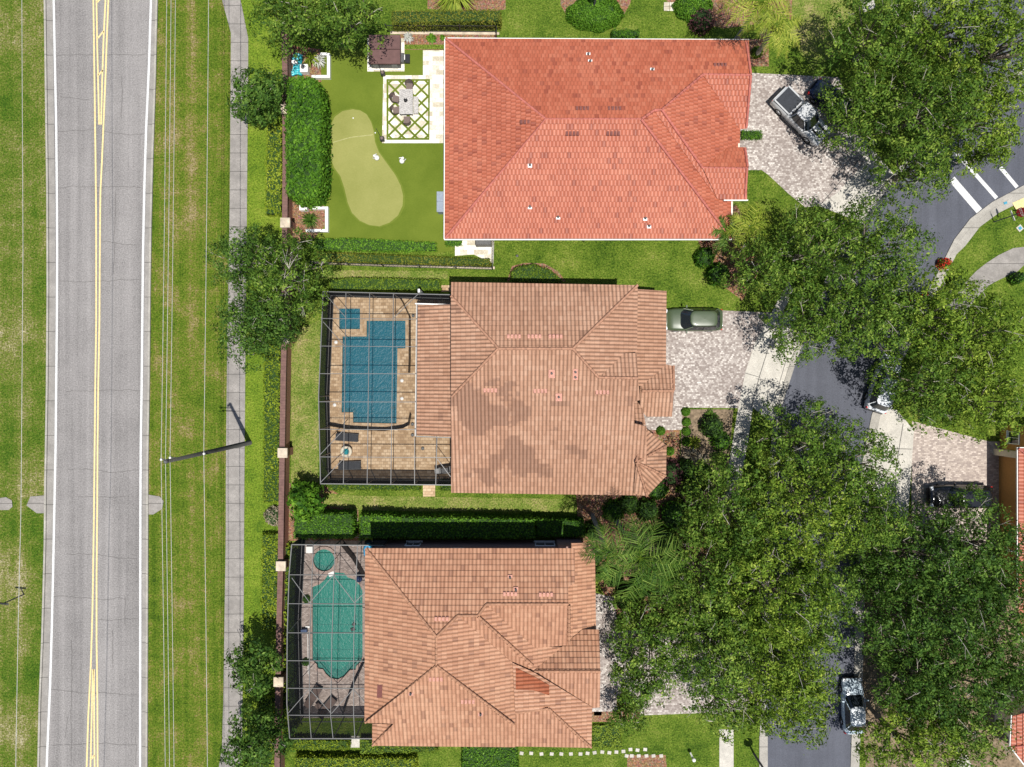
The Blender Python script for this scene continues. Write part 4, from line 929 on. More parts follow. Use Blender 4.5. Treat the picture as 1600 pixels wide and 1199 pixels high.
# ---- hedges
hy='yellow green hedge outside the brick wall'
def band(l0,l1,ys): return [(lerp_poly(l0,y),y) for y in ys]+[(lerp_poly(l1,y),y) for y in ys[::-1]]
hx0=[(418,150),(414,330),(412,560),(411,780),(408,850),(408,980),(402,1100),(396,1199)]; hx1=[(440,150),(439,330),(437,560),(436,780),(434,850),(433,980),(430,1100),(428,1199)]
hedge('yellow green hedge strip outside the brick wall beside the tall clipped hedge',band(hx0,hx1,[195,250,335]),.8,m_hedge_y,app=.8,leaf=.13,group=hy)
hedge('yellow green hedge strip outside the brick wall beside the middle yard',band(hx0,hx1,[540,620,700,785]),.8,m_hedge_y,app=.8,leaf=.13,group=hy,tb=.28)
hedge('yellow green hedge strip outside the brick wall above the small glossy tree',band(hx0,hx1,[835,900,985]),.8,m_hedge_y,app=.8,leaf=.13,group=hy,tb=.35)
hedge('yellow green hedge strip outside the brick wall at the bottom edge',band(hx0,hx1,[1090,1150,1210]),.8,m_hedge_y,app=.8,leaf=.13,group=hy,tb=.3)
hedge('tall bright green clipped hedge along the putting green',[(450,126),(470,120),(492,124),(500,142),(502,200),(501,288),(493,309),(470,313),(449,303),(447,200)],2.6,m_shrub,app=2.6,leaf=.17,dens=3.0,bumpy=.26,tb=.36)
hedge('low bright green planting under the turf below the stone planter',[(482,375),(550,374),(682,380),(683,394),(560,394),(488,392)],.4,m_shrub,leaf=.12,tb=.55)
hedge('olive hedge with bronze tips inside the iron fence below the putting green',[(495,394),(600,398),(765,405),(766,415),(600,411),(497,408)],.9,m_hedge_r,app=.9,tb=.3)
hedge('clipped green hedge above the middle pool cage',[(514,437),(560,434),(686,437),(688,453),(516,453)],1.0,m_hedge,app=1.0,tb=.5)
hedge('dome shaped hedge against the upper wall of the tan roofed house',[(798,440),(800,424),(812,415),(835,413),(858,421),(876,436),(880,442)],.9,m_hedge,app=.9,tb=.4,bumpy=.12)
hedge('clipped bronze green hedge above the fence at the top of the photo',[(612,17),(782,15),(783,33),(612,36)],1.5,m_hedge_r,app=1.5,tb=.35)
hedge('clipped green hedge below the middle pool cage',[(517,754),(658,754),(658,764),(517,764)],.9,m_hedge,tb=.35)
hedge('clipped green hedge below the tan roof',[(690,750),(900,750),(905,766),(690,766)],.8,m_hedge,tb=.3)
hedge('square green hedge left of the slab path above the lower pool',[(459,803),(550,803),(552,842),(459,842)],1.9,m_shrub,app=1.9,leaf=.13,tb=.35)
hedge('long green hedge right of the slab path, shaded by the orange tan roofed house',[(562,806),(612,806),(612,808),(835,812),(836,841),(562,841)],2.0,m_shrub,app=2.0,leaf=.13,tb=.4)
hedge('end piece of green hedge near the tall palm',[(838,812),(912,814),(915,839),(838,839)],1.7,m_shrub,app=1.7,leaf=.13,tb=.25)
hedge('green hedge below the lower pool cage',[(455,1156),(545,1158),(545,1172),(455,1172)],.8,m_hedge_y,app=.8,tb=.2)
hedge('green hedge below the orange tan roof near the pool cage',[(563,1157),(680,1160),(684,1176),(563,1178)],.8,m_hedge,app=.8,tb=.6)
hedge('tall green hedge at the bottom edge below the orange tan roof',[(722,1166),(808,1166),(810,1215),(722,1215)],1.2,m_shrub,app=1.2,tb=.45)
hedge('yellow green hedge at the bottom edge under the lower pool cage',[(460,1184),(650,1186),(652,1225),(460,1225)],.9,m_hedge_y,app=.9,tb=.45)
hedge('tiny green hedge strip in the gap between garage doors of the red roofed house',[(1157,206),(1188,207),(1188,219),(1157,219)],.4,m_shrub,tb=.3,leaf=.08)
hedge('pale green ground cover at the corner of the orange tan roofed house',[(926,1131),(968,1131),(972,1167),(926,1167)],.25,m_hedge,tb=.85,leaf=.1)
hedge('small dark planting strip against the upper wall of the red roofed house',[(955,52),(997,52),(997,62),(955,62)],.6,m_shrub,tb=.2,leaf=.12)
hedge('low green planting under the corner of the red roof by the side patio',[(697,376),(722,376),(721,385),(697,385)],.4,m_shrub,tb=.4)
hedge('vine covered yellow shrubs between the brick wall and lower pool cage',[(449,850),(457,850),(449,990),(446,1110),(450,1150),(442,1150),(440,990)],.7,m_hedge_y,leaf=.16,tb=.3,bumpy=.2)
hedge('low hedge inside the lower pool cage wall',[(455,860),(468,860),(468,1100),(452,1100)],.7,m_hedge,leaf=.13,tb=.15)
# ---- bushes
for x,y,r,sy,h,l in ((930,14,44,.6,1.3,'large oval clipped bush at the top of the photo beside the street light'),(1086,4,30,.75,1.2,'oval clipped bush at the top of the photo left of the leaning palm')):
    bush(x,y,r,h,l,m_shrub,leaf=.11,sy=sy,dens=1.2)
fan_plant(712,-2,38,1.2,'yellow green fountain grass clump at the top edge above the bronze hedge',m_palm_y,name='grass_clump',n=240,w=.05)
for x,y,l in ((1073,644,'topmost small round clipped bush beside the middle driveway'),(1074,660,'second round clipped bush from the top beside the middle driveway'),(1074,675,'third round clipped bush from the top beside the middle driveway'),(1074,691,'lowest round clipped bush beside the middle driveway, next to a bright spiky plant'),
              (1034,674,'small round clipped bush next to the turret of the tan roof'),(1048,706,'small round clipped bush at the right tip of the turret')):
    bush(x,y,7,.55,l,m_shrub,leaf=.05,dens=2.2,tb=.4,group='small round clipped bushes')
fan_plant(1083,692,12,.6,'bright lime spiky plant beside the round bushes',m_palm_y,n=45)
fan_plant(1092,722,16,.7,'pale dry spiky plant in the middle front bed',m_dead,n=60); fan_plant(1080,712,14,.8,'dried out fan plant left of the pale spiky plant in the middle front bed',m_dead,n=45)
fan_plant(1122,716,13,.6,'green spiky plant near the garden walk',m_palm,n=60); fan_plant(1110,650,12,.6,'green plant beside the bare soil under the middle driveway',m_palm,n=50)
fan_plant(486,345,15,.9,'spiky cycad in the lower stone planter bed',m_palm,n=80,w=.04); fan_plant(489,96,15,.9,'yellow green cycad in the upper stone planter bed',m_palm_y,n=70,w=.05); fan_plant(500,99,12,.8,'white leaved spiky plant in the upper stone planter bed',m_white_fl,n=70,w=.03)
fan_plant(638,61,9,.6,'white flowering plant beside the hot tub',m_white_fl,n=70,w=.04); fan_plant(674,61,9,.4,'low green plant in the mulch bed above the travertine patio',m_shrub,n=60); fan_plant(692,60,5,.4,'tiny dark plant in the mulch bed at the corner of the red roof',m_shrub,n=40)
bush(1020,700,15,1.2,'dark purple shrub beside the turret',m_purple,leaf=.14,dens=.5); bush(1052,742,22,1.8,'dark purple loose shrub at the lower right of the turret',m_purple,leaf=.16,dens=.4); bush(1100,26,20,1.4,'dark purple shrub under the leaning palm',m_purple,leaf=.16,dens=.5)
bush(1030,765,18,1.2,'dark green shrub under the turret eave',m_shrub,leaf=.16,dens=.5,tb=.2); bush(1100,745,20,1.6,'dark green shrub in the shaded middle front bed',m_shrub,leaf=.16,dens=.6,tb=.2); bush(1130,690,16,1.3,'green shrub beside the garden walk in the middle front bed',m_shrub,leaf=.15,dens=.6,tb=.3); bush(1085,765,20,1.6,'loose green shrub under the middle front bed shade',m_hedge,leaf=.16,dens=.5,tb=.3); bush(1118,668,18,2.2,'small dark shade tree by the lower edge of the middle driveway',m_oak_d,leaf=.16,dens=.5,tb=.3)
for x_,y_,r_,h_,l_ in ((930,832,16,1.5,'added dark shrub between the hedge end and the large palm'),(985,790,16,1.4,'added dark shrub above the large palm, below the turret'),(1015,800,18,1.8,'added dark shrub upper right of the large palm'),(930,872,14,1.2,'added dark shrub left of the large palm by the house wall'),(985,940,22,1.8,'added dark shrub under the lower fronds of the large palm'),(1010,915,20,1.6,'added dark shrub between the two bushy palms'),(960,905,16,1.3,'added dark shrub at the head of the lower entry path'),(1040,850,24,2.0,'tall added dark shrub right of the large palm'),(1075,735,16,1.5,'added dark shrub in the middle of the front bed below the round bushes')):
    bush(x_,y_,r_,h_,l_,m_oak_d,leaf=.17,dens=.7,tb=.3,name='shrub',cat='shrub')  # dark-leaved bushes added to stand in for palm and tree shade
bush(960,800,18,1.0,'low shrub at the foot of the large palm',m_shrub,leaf=.16,dens=.6,tb=.25)
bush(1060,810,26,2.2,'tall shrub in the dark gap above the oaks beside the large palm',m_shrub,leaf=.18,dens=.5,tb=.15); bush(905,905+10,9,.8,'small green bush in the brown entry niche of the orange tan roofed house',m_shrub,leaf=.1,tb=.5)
bush(935,900,12,1.0,'grey green shrub at the front wall of the orange tan roofed house',m_hedge,leaf=.14,dens=.6); bush(1112,345,16,1.4,'dark purple shrub between the short palms',m_purple,leaf=.16,dens=.5); bush(1105,400,16,1.6,'dark green shrub below the corner of the red roof',m_shrub,leaf=.16,dens=.6,tb=.15)
bush(1127,425,18,1.8,'shaded green shrub at the end of the side lawn',m_shrub,leaf=.17,dens=.6,tb=.2); bush(1186,78,9,.8,'green shrub in the mulch bed at the north driveway',m_hedge,leaf=.12)
bush(1482,410,9,1.3,'bright red flowering bush beside the curved kerb',m_red,leaf=.13,dens=.7,cat='flowering bush'); bush(1437,462,7,7.2,'red blossom cluster showing through the oaks left of the park path',m_red,leaf=.14,dens=.8,cat='flowering bush')
bush(1500,440,14,1.0,'low green bush beside the start of the park path',m_hedge,leaf=.14,dens=.6); bush(1598,433,10,1.5,'dark green bush at the right edge beside the park path',m_shrub,leaf=.15,dens=.7,tb=.2)
bush(980,1085+20,13,1.0,'bronze green shrub beside the lower driveway',m_hedge_r,leaf=.12,dens=.7); bush(465,770,16,1.2,'leafy shrub at the foot of the small broad leaved tree',m_hedge,leaf=.18,dens=.6); bush(425,808,16,1.0,'bare brown shrub outside the brick wall',m_dead,leaf=.14,dens=.5)
bush(467,828-60,10,.9,'yellow leaved shrub by the brick wall above the square hedge',m_hedge_y,leaf=.16,dens=.7)

# ------------------------------------------------------------ brick perimeter wall and fences
wl=[(440.5,40),(442,130),(442.5,250),(441.5,350),(441,450),(440.5,530),(439,600),(437.5,700),(436,800),(434.5,900),(432,1000),(430.5,1100),(429,1260)]
piers=[170,348,529,708,885,1066]
tw=thing('brick_wall','long red brick boundary wall with pale square piers between sidewalk and back yards','wall',W(440,600,0))
o0=Vector(tw.location); mb=MB(); mc=MB()
Lw,Rw_=wl,[(x+6.5,y) for x,y in wl]
k0=(1-1.5/H)
def wp(p,k=k0): return (((p[0]-800)/PX*k-o0.x),((599.5-p[1])/PX*k-o0.y))
for i in range(len(wl)-1):
    q=[wp(Lw[i]),wp(Lw[i+1]),wp(Rw_[i+1]),wp(Rw_[i])]
    mb.prism(q,0,1.44)
    g_=.05; q2=[(q[0][0]-g_,q[0][1]),(q[1][0]-g_,q[1][1]),(q[2][0]+g_,q[2][1]),(q[3][0]+g_,q[3][1])]; mc.prism(q2,1.44,1.5)
mb.build('wall',m_brick,tw); mc.build('coping',m_cap,tw)
for y in piers:
    x=lerp_poly(wl,y)+3; c=wp((x,y),1-1.9/H)
    mb=MB(); mb.box((c[0]+.05,c[1],.9),(.62,.62,1.8)); p=mb.build('pier',m_brick,tw)
    mb=MB(); mb.box((c[0]+.05,c[1],1.86),(.84,.84,.12),0,0,.96); mb.build('pier_cap',m_stonecap,p)
def fence(name,label,line,h,post=52/18*1.0):
    t=thing(name,label,'fence',G(*line[0])); b=Vector(t.location); pts=[G(*p)-b for p in line]
    pk=MB(); rails=MB()
    for a,c in zip(pts,pts[1:]):
        L=(c-a).length; ang=math.atan2((c-a).y,(c-a).x); n=int(L/.13)
        for i in range(n):
            p=a.lerp(c,(i+.5)/n); pk.box((p.x,p.y,h*.47),(.018,.018,h*.86),ang)
        for z in (.12,h*.86): m_=(a+c)/2; rails.box((m_.x,m_.y,z),(L,.04,.04),ang)
        k=max(1,round(L/post))
        for i in range(k+1):
            p=a.lerp(c,i/k); mb=MB(); mb.box((p.x,p.y,h/2),(.07,.07,h),ang); mb.box((p.x,p.y,h+.02),(.1,.1,.04),ang); mb.build('post',m_iron,t)
    pk.build('pickets',m_iron,t); rails.build('rails',m_iron,t); return t
fence('iron_fence','black iron picket fence on a brick kerb below the putting green hedge',[(492,413),(600,417),(770,421.5),(771,378)],1.2)
fence('iron_fence','black iron picket fence under the bronze hedge at the top of the photo',[(606,50),(776,50.5),(776,62)],1.2)
for nm,pts in (('brick_edging',[(488,408.5),(600,412),(773,417),(773,421),(600,416),(488,412.5)]),('brick_edging',[(610,50),(780,51),(780,55),(610,54)])):
    sheet(nm,pts,.05,m_stonecap)

# ------------------------------------------------------------ utility pole, wires, street lights
t=thing('utility_pole','tall concrete utility pole standing beside the sidewalk and carrying the four wires','utility pole',G(390,692))
pm=plain('pole_concrete',(.07,.068,.062),.9); pole_top=14.3
mb=MB(); mb.tube([(0,0,-.2),(0,0,7),(0,0,pole_top)],[.22,.17,.12],12); mb.build('pole',pm,t)
mb=MB(); mb.lathe((0,0,pole_top),[(.14,0),(.15,.1),(.05,.2)],10); mb.build('pole_cap',m_alu,t)
wires=[(13.9,-.25),(13.1,-.95),(12.0,-.9),(9.3,.22)]
for z,dx in wires:
    mb=MB(); mb.tube([(0,0,z-.1),(dx,0,z)],.035,6); 
    mb.lathe((dx,0,z-.12),[(.05,0),(.10,.04),(.05,.08),(.10,.12),(.04,.18)],10,1); mb.build('insulator',[m_alu,m_white],t)
m_wire=plain('aluminium_wire',(.42,.42,.39),.5,.1)
b=G(390,692)
for (z,dx),r,l in zip(wires,(.019,.019,.019,.022),('topmost power wire, nearest the road','second power wire from the road','third power wire from the road','lowest and rightmost wire of the four on the utility pole')):
    mb=MB(); 
    for sgn in (1,-1):
        pts=[]
        for i in range(25):
            u=i/24; y=sgn*u*72; pts.append(Vector((b.x+dx, b.y+y, z-4*1.1*u*(1-u*.5)/2*1.0)))
        mb.tube(pts,r,5,cap=False)
    tag(mb.build('power_wire',m_wire),l,'wire','overhead wires on the utility pole')
mb=MB(); pts=[]
for i in range(41):
    y=-45+i*90/40; px=[34,35,36,35.5,34,31,27,22][min(7,int(i/41*8))]
    yy=599.5-y*PX*1.12; pxx=float(np.interp(599.5-y*PX/.83,[-400,0,400,780,950,1199,1500],[33,34,36,33,28.5,24,15])); k=(1-13/H)/PX
    pts.append(Vector(((pxx-800)*k,y,13)))
mb.tube(pts,.02,5,cap=False); tag(mb.build('power_wire',m_wire),'lone overhead wire above the grass at the left edge of the photo','wire')
t=thing('lamp_post','thin dark garden lamp post on the grass at the left edge','lamp post',G(37.5,929))
mb=MB(); mb.tube([(0,0,0),(0,0,2.5)],[.06,.045],8); mb.build('post',m_iron,t)
mb=MB(); mb.box((0,0,2.5),(.95,.16,.10),R(-6),0,.7); mb.build('lamp_head',m_iron,t)
t=thing('street_light','white domed street light standing in the large oval bush at the top edge','street light',G(926,20))
mb=MB(); mb.tube([(0,0,0),(0,0,3.6)],[.09,.06],8); mb.build('post',m_iron,t)
mb=MB(); mb.lathe((0,0,3.55),[(.12,0),(.38,.12),(.36,.3),(.12,.5)],14); mb.build('lamp_head',m_white,t)
t=thing('street_light','black street light with shadow on the grass beside the white kerb at the bottom','street light',G(1178,1178))
mb=MB(); mb.tube([(0,0,0),(0,0,4.2)],[.1,.07],8); mb.build('post',m_iron,t)
mb=MB(); mb.lathe((0,0,4.15),[(.1,0),(.4,.08),(.34,.35),(.1,.5)],12); mb.build('lamp_head',m_iron,t)
mb=MB(); mb.tube([(0,0,0),(0,0,1.0)],[.07,.06],8); mb.lathe((0,0,1.0),[(.07,0),(.17,.06),(.15,.16),(.03,.22)],12); o=mb.build('garden_lamp',m_white); o.location=G(1079,1177); tag(o,'small white garden lamp standing on the lower front lawn','garden lamp')
# stop sign
t=thing('stop_sign','red octagonal stop sign on the park lawn by the curved kerb','stop sign',G(1553,347),R(-68))
mb=MB(); mb.tube([(0,0,0),(0,0,2.9)],.045,8); mb.build('post',m_iron,t)
m_stop=plain('stop_red',(.33,.015,.02),.5,var=.08)
mb=MB(); oc=[(math.cos(R(22.5+45*k))*.42,math.sin(R(22.5+45*k))*.42) for k in range(8)]
for k in range(8):
    a_,b_=oc[k],oc[(k+1)%8]; mb.face([(a_[0],-.06,2.55+a_[1]),(b_[0],-.06,2.55+b_[1]),(b_[0],-.04,2.55+b_[1]),(a_[0],-.04,2.55+a_[1])])
mb.face([(x,-.06,2.55+z) for x,z in oc]); mb.face([(x,-.04,2.55+z) for x,z in oc][::-1]); sgn=mb.build('sign_plate',m_stop,t)
cu=bpy.data.curves.new('stop_text','FONT'); cu.body='STOP'; cu.size=.30; cu.align_x='CENTER'; cu.align_y='CENTER'; cu.extrude=.002
to=bpy.data.objects.new('lettering',cu); col.objects.link(to); bpy.context.view_layer.update()
me=bpy.data.meshes.new_from_object(to.evaluated_get(bpy.context.evaluated_depsgraph_get())); bpy.data.objects.remove(to)
lt=link('lettering',me,m_white,sgn); lt.rotation_euler=(R(90),0,0); lt.location=(0,-.065,2.55)
sgn.rotation_euler=(R(-14),0,0)
mb=MB(); mb.box((0,0,2.2),(.9,.03,.16)); mb.build('name_blade',m_white,t)
mb=MB(); mb.tube([(0,0,0),(0,0,2.3)],.04,8); t2=thing('sign_post','thin black curved sign post with its shadow beside the stop sign','sign post',G(1590,338)); mb.build('post',m_iron,t2); mb=MB(); mb.box((0,0,2.2),(.35,.03,.45)); mb.build('sign_plate',m_alu,t2)
def flat_box(name,c,d,h,rz,m,label,cat,group=None,mats=None,top=1.0):
    mb=MB(); mb.box((0,0,h/2),(d[0],d[1],h),rz,0,top); o=mb.build(name,m); o.location=G(*c); tag(o,label,cat,group); return o
t=thing('utility_cover','small square blue and white utility cover on the park lawn','utility cover',G(1593,357),R(40))
mb=MB(); mb.box((0,0,.03),(.48,.48,.06)); mb.build('frame',m_conc,t)
m_blue=plain('blue_cover',(.05,.28,.40),.6); mb=MB(); mb.box((0,0,.07),(.26,.26,.03)); mb.build('lid',m_blue,t)
mb=MB(); mb.box((0,0,.02),(.30,.20,.02),R(20)); o=mb.build('blue_marker',m_blue); o.location=G(1569.5,318,.10); tag(o,'small blue marker plate on the curved kerb','marker')

# ------------------------------------------------------------ screen enclosures
def mesh_screen(base=.85):
    m=bpy.data.materials.new('insect_screen'); m.use_nodes=True; t=m.node_tree; t.nodes.clear()
    o=t.nodes.new('ShaderNodeOutputMaterial'); g=t.nodes.new('ShaderNodeNewGeometry'); d=t.nodes.new('ShaderNodeVectorMath'); d.operation='DOT_PRODUCT'
    t.links.new(g.outputs['Incoming'],d.inputs[0]); t.links.new(g.outputs['Normal'],d.inputs[1])
    ab=t.nodes.new('ShaderNodeMath'); ab.operation='ABSOLUTE'; t.links.new(d.outputs['Value'],ab.inputs[0])
    mx=t.nodes.new('ShaderNodeMath'); mx.operation='MAXIMUM'; t.links.new(ab.outputs[0],mx.inputs[0]); mx.inputs[1].default_value=.08
    dv=t.nodes.new('ShaderNodeMath'); dv.operation='DIVIDE'; dv.inputs[0].default_value=1; t.links.new(mx.outputs[0],dv.inputs[1])
    pw=t.nodes.new('ShaderNodeMath'); pw.operation='POWER'; pw.inputs[0].default_value=base; t.links.new(dv.outputs[0],pw.inputs[1])
    df=t.nodes.new('ShaderNodeBsdfDiffuse'); df.inputs[0].default_value=(.022,.023,.026,1); tr=t.nodes.new('ShaderNodeBsdfTransparent')
    ms=t.nodes.new('ShaderNodeMixShader'); t.links.new(pw.outputs[0],ms.inputs[0]); t.links.new(df.outputs[0],ms.inputs[1]); t.links.new(tr.outputs[0],ms.inputs[2]); t.links.new(ms.outputs[0],o.inputs[0]); return m
m_screen=mesh_screen(); m_wscreen=mesh_screen(.60)
def cage(label, h, outline, xs, ys, braces, extra_posts=(), diag_walls=()):
    """outline: apparent pixels of the roof edge; xs/ys: apparent positions of inner roof beams ((x,y0,y1),(y,x0,x1))"""
    c0=W(*outline[0],0); t=thing('pool_cage',label,'pool cage',(c0.x,c0.y,0)); b=Vector(t.location)
    def w(x,y,z=h): return W(x,y,h)+Vector((0,0,z-h))-b
    pts=[w(*p) for p in outline]; n=len(pts)
    def bar(name,a,c,wd=.048,hh=.10,m=m_alu):
        mb=MB(); d=c-a; L=d.length
        if abs(d.x)<1e-4 and abs(d.y)<1e-4: mb.box(((a.x+c.x)/2,(a.y+c.y)/2,(a.z+c.z)/2),(wd,wd,abs(d.z)))
        else:
            m_=(a+c)/2; mb.box((m_.x,m_.y,m_.z),(L,wd,hh),math.atan2(d.y,d.x))
        return mb.build(name,m,t)
    walls=[i for i in range(n) if outline[i][2:] or True]
    for i in range(n): bar('roof_beam',pts[i],pts[(i+1)%n],.07,.12)
    for x0,y0,x1,y1 in xs: bar('roof_beam',w(x0,y0,h+.06),w(x1,y1,h+.06))
    for x0,y0,x1,y1 in ys: bar('roof_beam',w(x0,y0,h+.03),w(x1,y1,h+.03))
    for x0,y0,x1,y1 in braces: bar('brace',w(x0,y0,h+.0),w(x1,y1,h+.0),.05,.05)
    mb=MB(); sc=[p-Vector((0,0,.02)) for p in pts]
    for tr in tessellate_polygon([sc]):
        a_,b_,c_=[sc[i] for i in tr]; mb.face([a_,b_,c_])
    mb.build('roof_screen',m_screen,t)
    return t,w,bar,pts
def wall_run(t,w,bar,a,c,h,posts,rail=True,diag=()):
    A=w(*a,0.0); C=w(*c,0.0); up=Vector((0,0,h))
    mb=MB(); mb.face([A,C,C+up,A+up]); mb.build('wall_screen',m_wscreen,t)
    for p in posts: q=w(*p,0.0); bar('post',q,q+up,.07)
    if rail:
        for z in (.05,.95): bar('rail',A+Vector((0,0,z)),C+Vector((0,0,z)),.05,.06)
    for p,q in diag:
        P,Q=w(*p,0.0),w(*q,0.0); mb=MB(); mb.tube([P+Vector((0,0,.1)),Q+up*.96],.025,5); mb.build('brace',m_alu,t)
h=3.3
t,w,bar,pts=cage('grey framed screen cage over the teal pool and tan deck of the middle house',h,[(505,456),(706,461),(706,478),(652,476),(650,682),(706,684),(706,758),(501,756),(498,620)],
 [(541,457,537,756),(578,458,574,757),(615,459,611,757),(648,684,648,757),(683,684,681,757)],
 [(502,498,652,499),(500,541,651,542),(499,584,650,584.5),(498.5,628,650,628.5),(499,671,650,671.5),(500,714,706,715)],
 [(505,456,540,496),(505,503,539,541),(653,460,615,497),(501,754,537,717),(499,712,536,673),(683,717,704,745)])
wall_run(t,w,bar,(505,456),(706,461),h,[(505,456),(541,457),(578,458),(615,459),(653,459.5),(686,460.5)])
wall_run(t,w,bar,(498,620),(505,456),h,[(502,498),(500,541),(499,584),(498,620)],diag=[((505,458),(502,498))])
wall_run(t,w,bar,(501,756),(498,620),h,[(498.5,628),(499,671),(500,714),(501,756)],diag=[((500,756),(500,714))])
wall_run(t,w,bar,(706,758),(501,756),h,[(537,756),(574,757),(611,757),(648,757),(681,757)])
mb=MB(); q=w(655,455,0); mb.box((q.x,q.y,h/2+.1),(.16,.28,h+.3)); mb.build('downspout',m_white,t)
h=3.7
t,w,bar,pts=cage('grey framed screen cage over the green freeform pool of the lower house',h,[(456,851),(600,852.5),(600,1154),(453,1154),(448.5,1100),(449,990),(452,897)],
 [(490,851,484,1000),(484,1000,484,1117),(484,1117,487,1154),(524,851,519,1000),(519,1000,517,1117),(517,1117,521,1154),(559,852,553,1000),(553,1000,553,1117),(553,1117,555,1154)],
 [(452,898,590,898.5),(449.5,943,590,944),(449,988.5,590,989),(448.5,1032,590,1033),(448.5,1075,590,1075.5),(449.5,1117,590,1118)],
 [(456,903,484,942),(484,942,521,899),(521,899,554,942),(554,942,578,918),(450,1115,483,1077),(484,1077,518,1115),(518,1115,552,1077),(552,1077,575,1103)])
wall_run(t,w,bar,(456,851),(600,852.5),h,[(456,851),(490,851),(524,852),(559,852)],diag=[((456,851),(490,851)),((524,851.5),(490,851))])
wall_run(t,w,bar,(449,990),(456,851),h,[(452,898),(449.5,943),(449,988.5)],diag=[((455,860),(452,898)),((449.5,943),(452,898))])
wall_run(t,w,bar,(453,1154),(449,990),h,[(448.5,1032),(448.5,1075),(449.5,1117),(453,1154)],diag=[((448.5,1075),(449,1032)),((448.5,1075),(449.5,1117))])
wall_run(t,w,bar,(600,1154),(453,1154),h,[(487,1154),(521,1154),(555,1154),(588,1154)])

# pool safety fences (black mesh)
def mesh_fence(label,line,h=1.15):
    t=thing('pool_safety_fence',label,'safety fence',G(*line[0])); b=Vector(t.location); pts=[G(*p)-b for p in line]
    mb=MB()
    for a_,c_ in zip(pts,pts[1:]):
        d=(c_-a_).normalized(); nn=Vector((-d.y,d.x,0))*.012
        for s_ in (-1,1): mb.face([a_+nn*s_,c_+nn*s_,c_+nn*s_+Vector((0,0,h)),a_+nn*s_+Vector((0,0,h))])
    mb.build('mesh_panel',m_black,t)
    for a_,c_ in zip(pts,pts[1:]):
        k=max(1,round((c_-a_).length/.9))
        for i in range(k): p=a_.lerp(c_,i/k); mb=MB(); mb.tube([p,p+Vector((0,0,h+.05))],.022,6); mb.build('post',m_iron,t)
    return t
mesh_fence('black mesh safety fence right of the teal pool',[(624,461),(633,477),(642,496),(642,560),(641,583)])
mesh_fence('black mesh safety fence curving below the teal pool',[(516,664),(545,669),(575,671),(605,672),(632,668),(640,664),(643,648)])
mesh_fence('black mesh safety fence beside the round green spa',[(538,848),(556,870),(572,898)]); mesh_fence('black mesh safety fence between the green pool and the roof edge',[(571,1032),(553,1070),(538,1112)])

# ------------------------------------------------------------ yard furniture
def lounger(label, px,py,rz,m,group):
    t=thing('sun_lounger',label,'sun lounger',G(px,py,.02),rz,group)
    mb=MB(); mb.box((.35,0,.33),(1.3,.62,.04)); mb.build('seat',m,t)
    mb=MB(); P=[(-.3,-.31,.33),(-.3,.31,.33),(-.85,.31,.72),(-.85,-.31,.72)]; mb.face(P[::-1]); mb.face([(x-.01,y,z-.04) for x,y,z in P]); mb.build('backrest',m,t)
    for sy in (-1,1):
        mb=MB(); mb.box((.1,sy*.33,.31),(1.9,.04,.06)); mb.build('rail',m_iron,t)
        for x in (-.7,.85): mb=MB(); mb.box((x,sy*.33,.15),(.04,.04,.30)); mb.build('leg',m_iron,t)
    return t
gl='black loungers beside the round side table'
lounger('black sun lounger just above the round side table',543,683,R(-4),m_sling,gl); lounger('black sun lounger just below the round side table',547,727,R(2),m_sling,gl)
gl='brown loungers below the green pool'
lounger('brown sun lounger below the green pool, upper left of the pair',491,1086,R(58),m_slingb,gl); lounger('brown sun lounger below the green pool, lower right of the pair',512,1103,R(50),m_slingb,gl)
mb=MB(); mb.box((0,0,.4),(.45,.45,.04),R(45)); 
for sx,sy in ((1,0),(-1,0),(0,1),(0,-1)): mb.box((sx*.25,sy*.25,.2),(.04,.04,.38))
o=mb.build('side_table',m_slingb); o.location=G(499,1100,.02); tag(o,'small brown square side table between the two brown loungers','side table')
t=thing('round_table','round pale side table with teal centre between the black loungers','side table',G(543,705,.02))
mb=MB(); mb.lathe((0,0,0),[(.42,0),(.46,.05),(.5,.48),(.5,.52),(.27,.53),(.27,.50)],24); mb.build('table_base',m_trim,t)
m_teal=plain('teal_glass',(.02,.22,.24),.15,spec=.6); mb=MB(); mb.disc((0,0,.54),.26,20); mb.build('centre_glass',m_teal,t)
t=thing('grill','black barbecue grill at the corner of the tan deck','grill',G(697,733,.02),R(8))
mb=MB(); mb.box((0,0,.45),(1.1,.55,.8)); mb.build('cabinet',m_darkalu,t); mb=MB(); mb.box((0,.02,.98),(.75,.5,.26),0,0,.75); mb.build('lid',m_black,t)
for s_ in (-1,1): mb=MB(); mb.box((s_*.72,0,.86),(.35,.45,.04)); mb.build('side_shelf',m_alu,t)
for x,y,l in ((525,535,'white skimmer lid on the tan deck near the top left of the teal pool'),(523,633,'white skimmer lid on the tan deck left of the teal pool'),(628,623,'bright white skimmer lid right of the teal pool'),(628,595,'pale drain lid right of the teal pool')):
    mb=MB(); mb.lathe((0,0,.02),[(.15,0),(.15,.02),(.02,.022)],16); o=mb.build('skimmer_lid',m_white); o.location=G(x,y); tag(o,l,'skimmer lid')
for x,y,l in ((645,663,'small dark planter pot at the lower end of the lanai'),(645,680,'low dark pot beside the corner of the lanai roof'),(661,701,'tiny dark drain pot in the middle of the tan deck'),(646,494,'dark pot at the upper end of the lanai')):
    mb=MB(); mb.lathe((0,0,.02),[(.10,0),(.14,.18),(.11,.19),(.10,.12)],14); o=mb.build('pot',m_darkalu); o.location=G(x,y); tag(o,l,'pot')
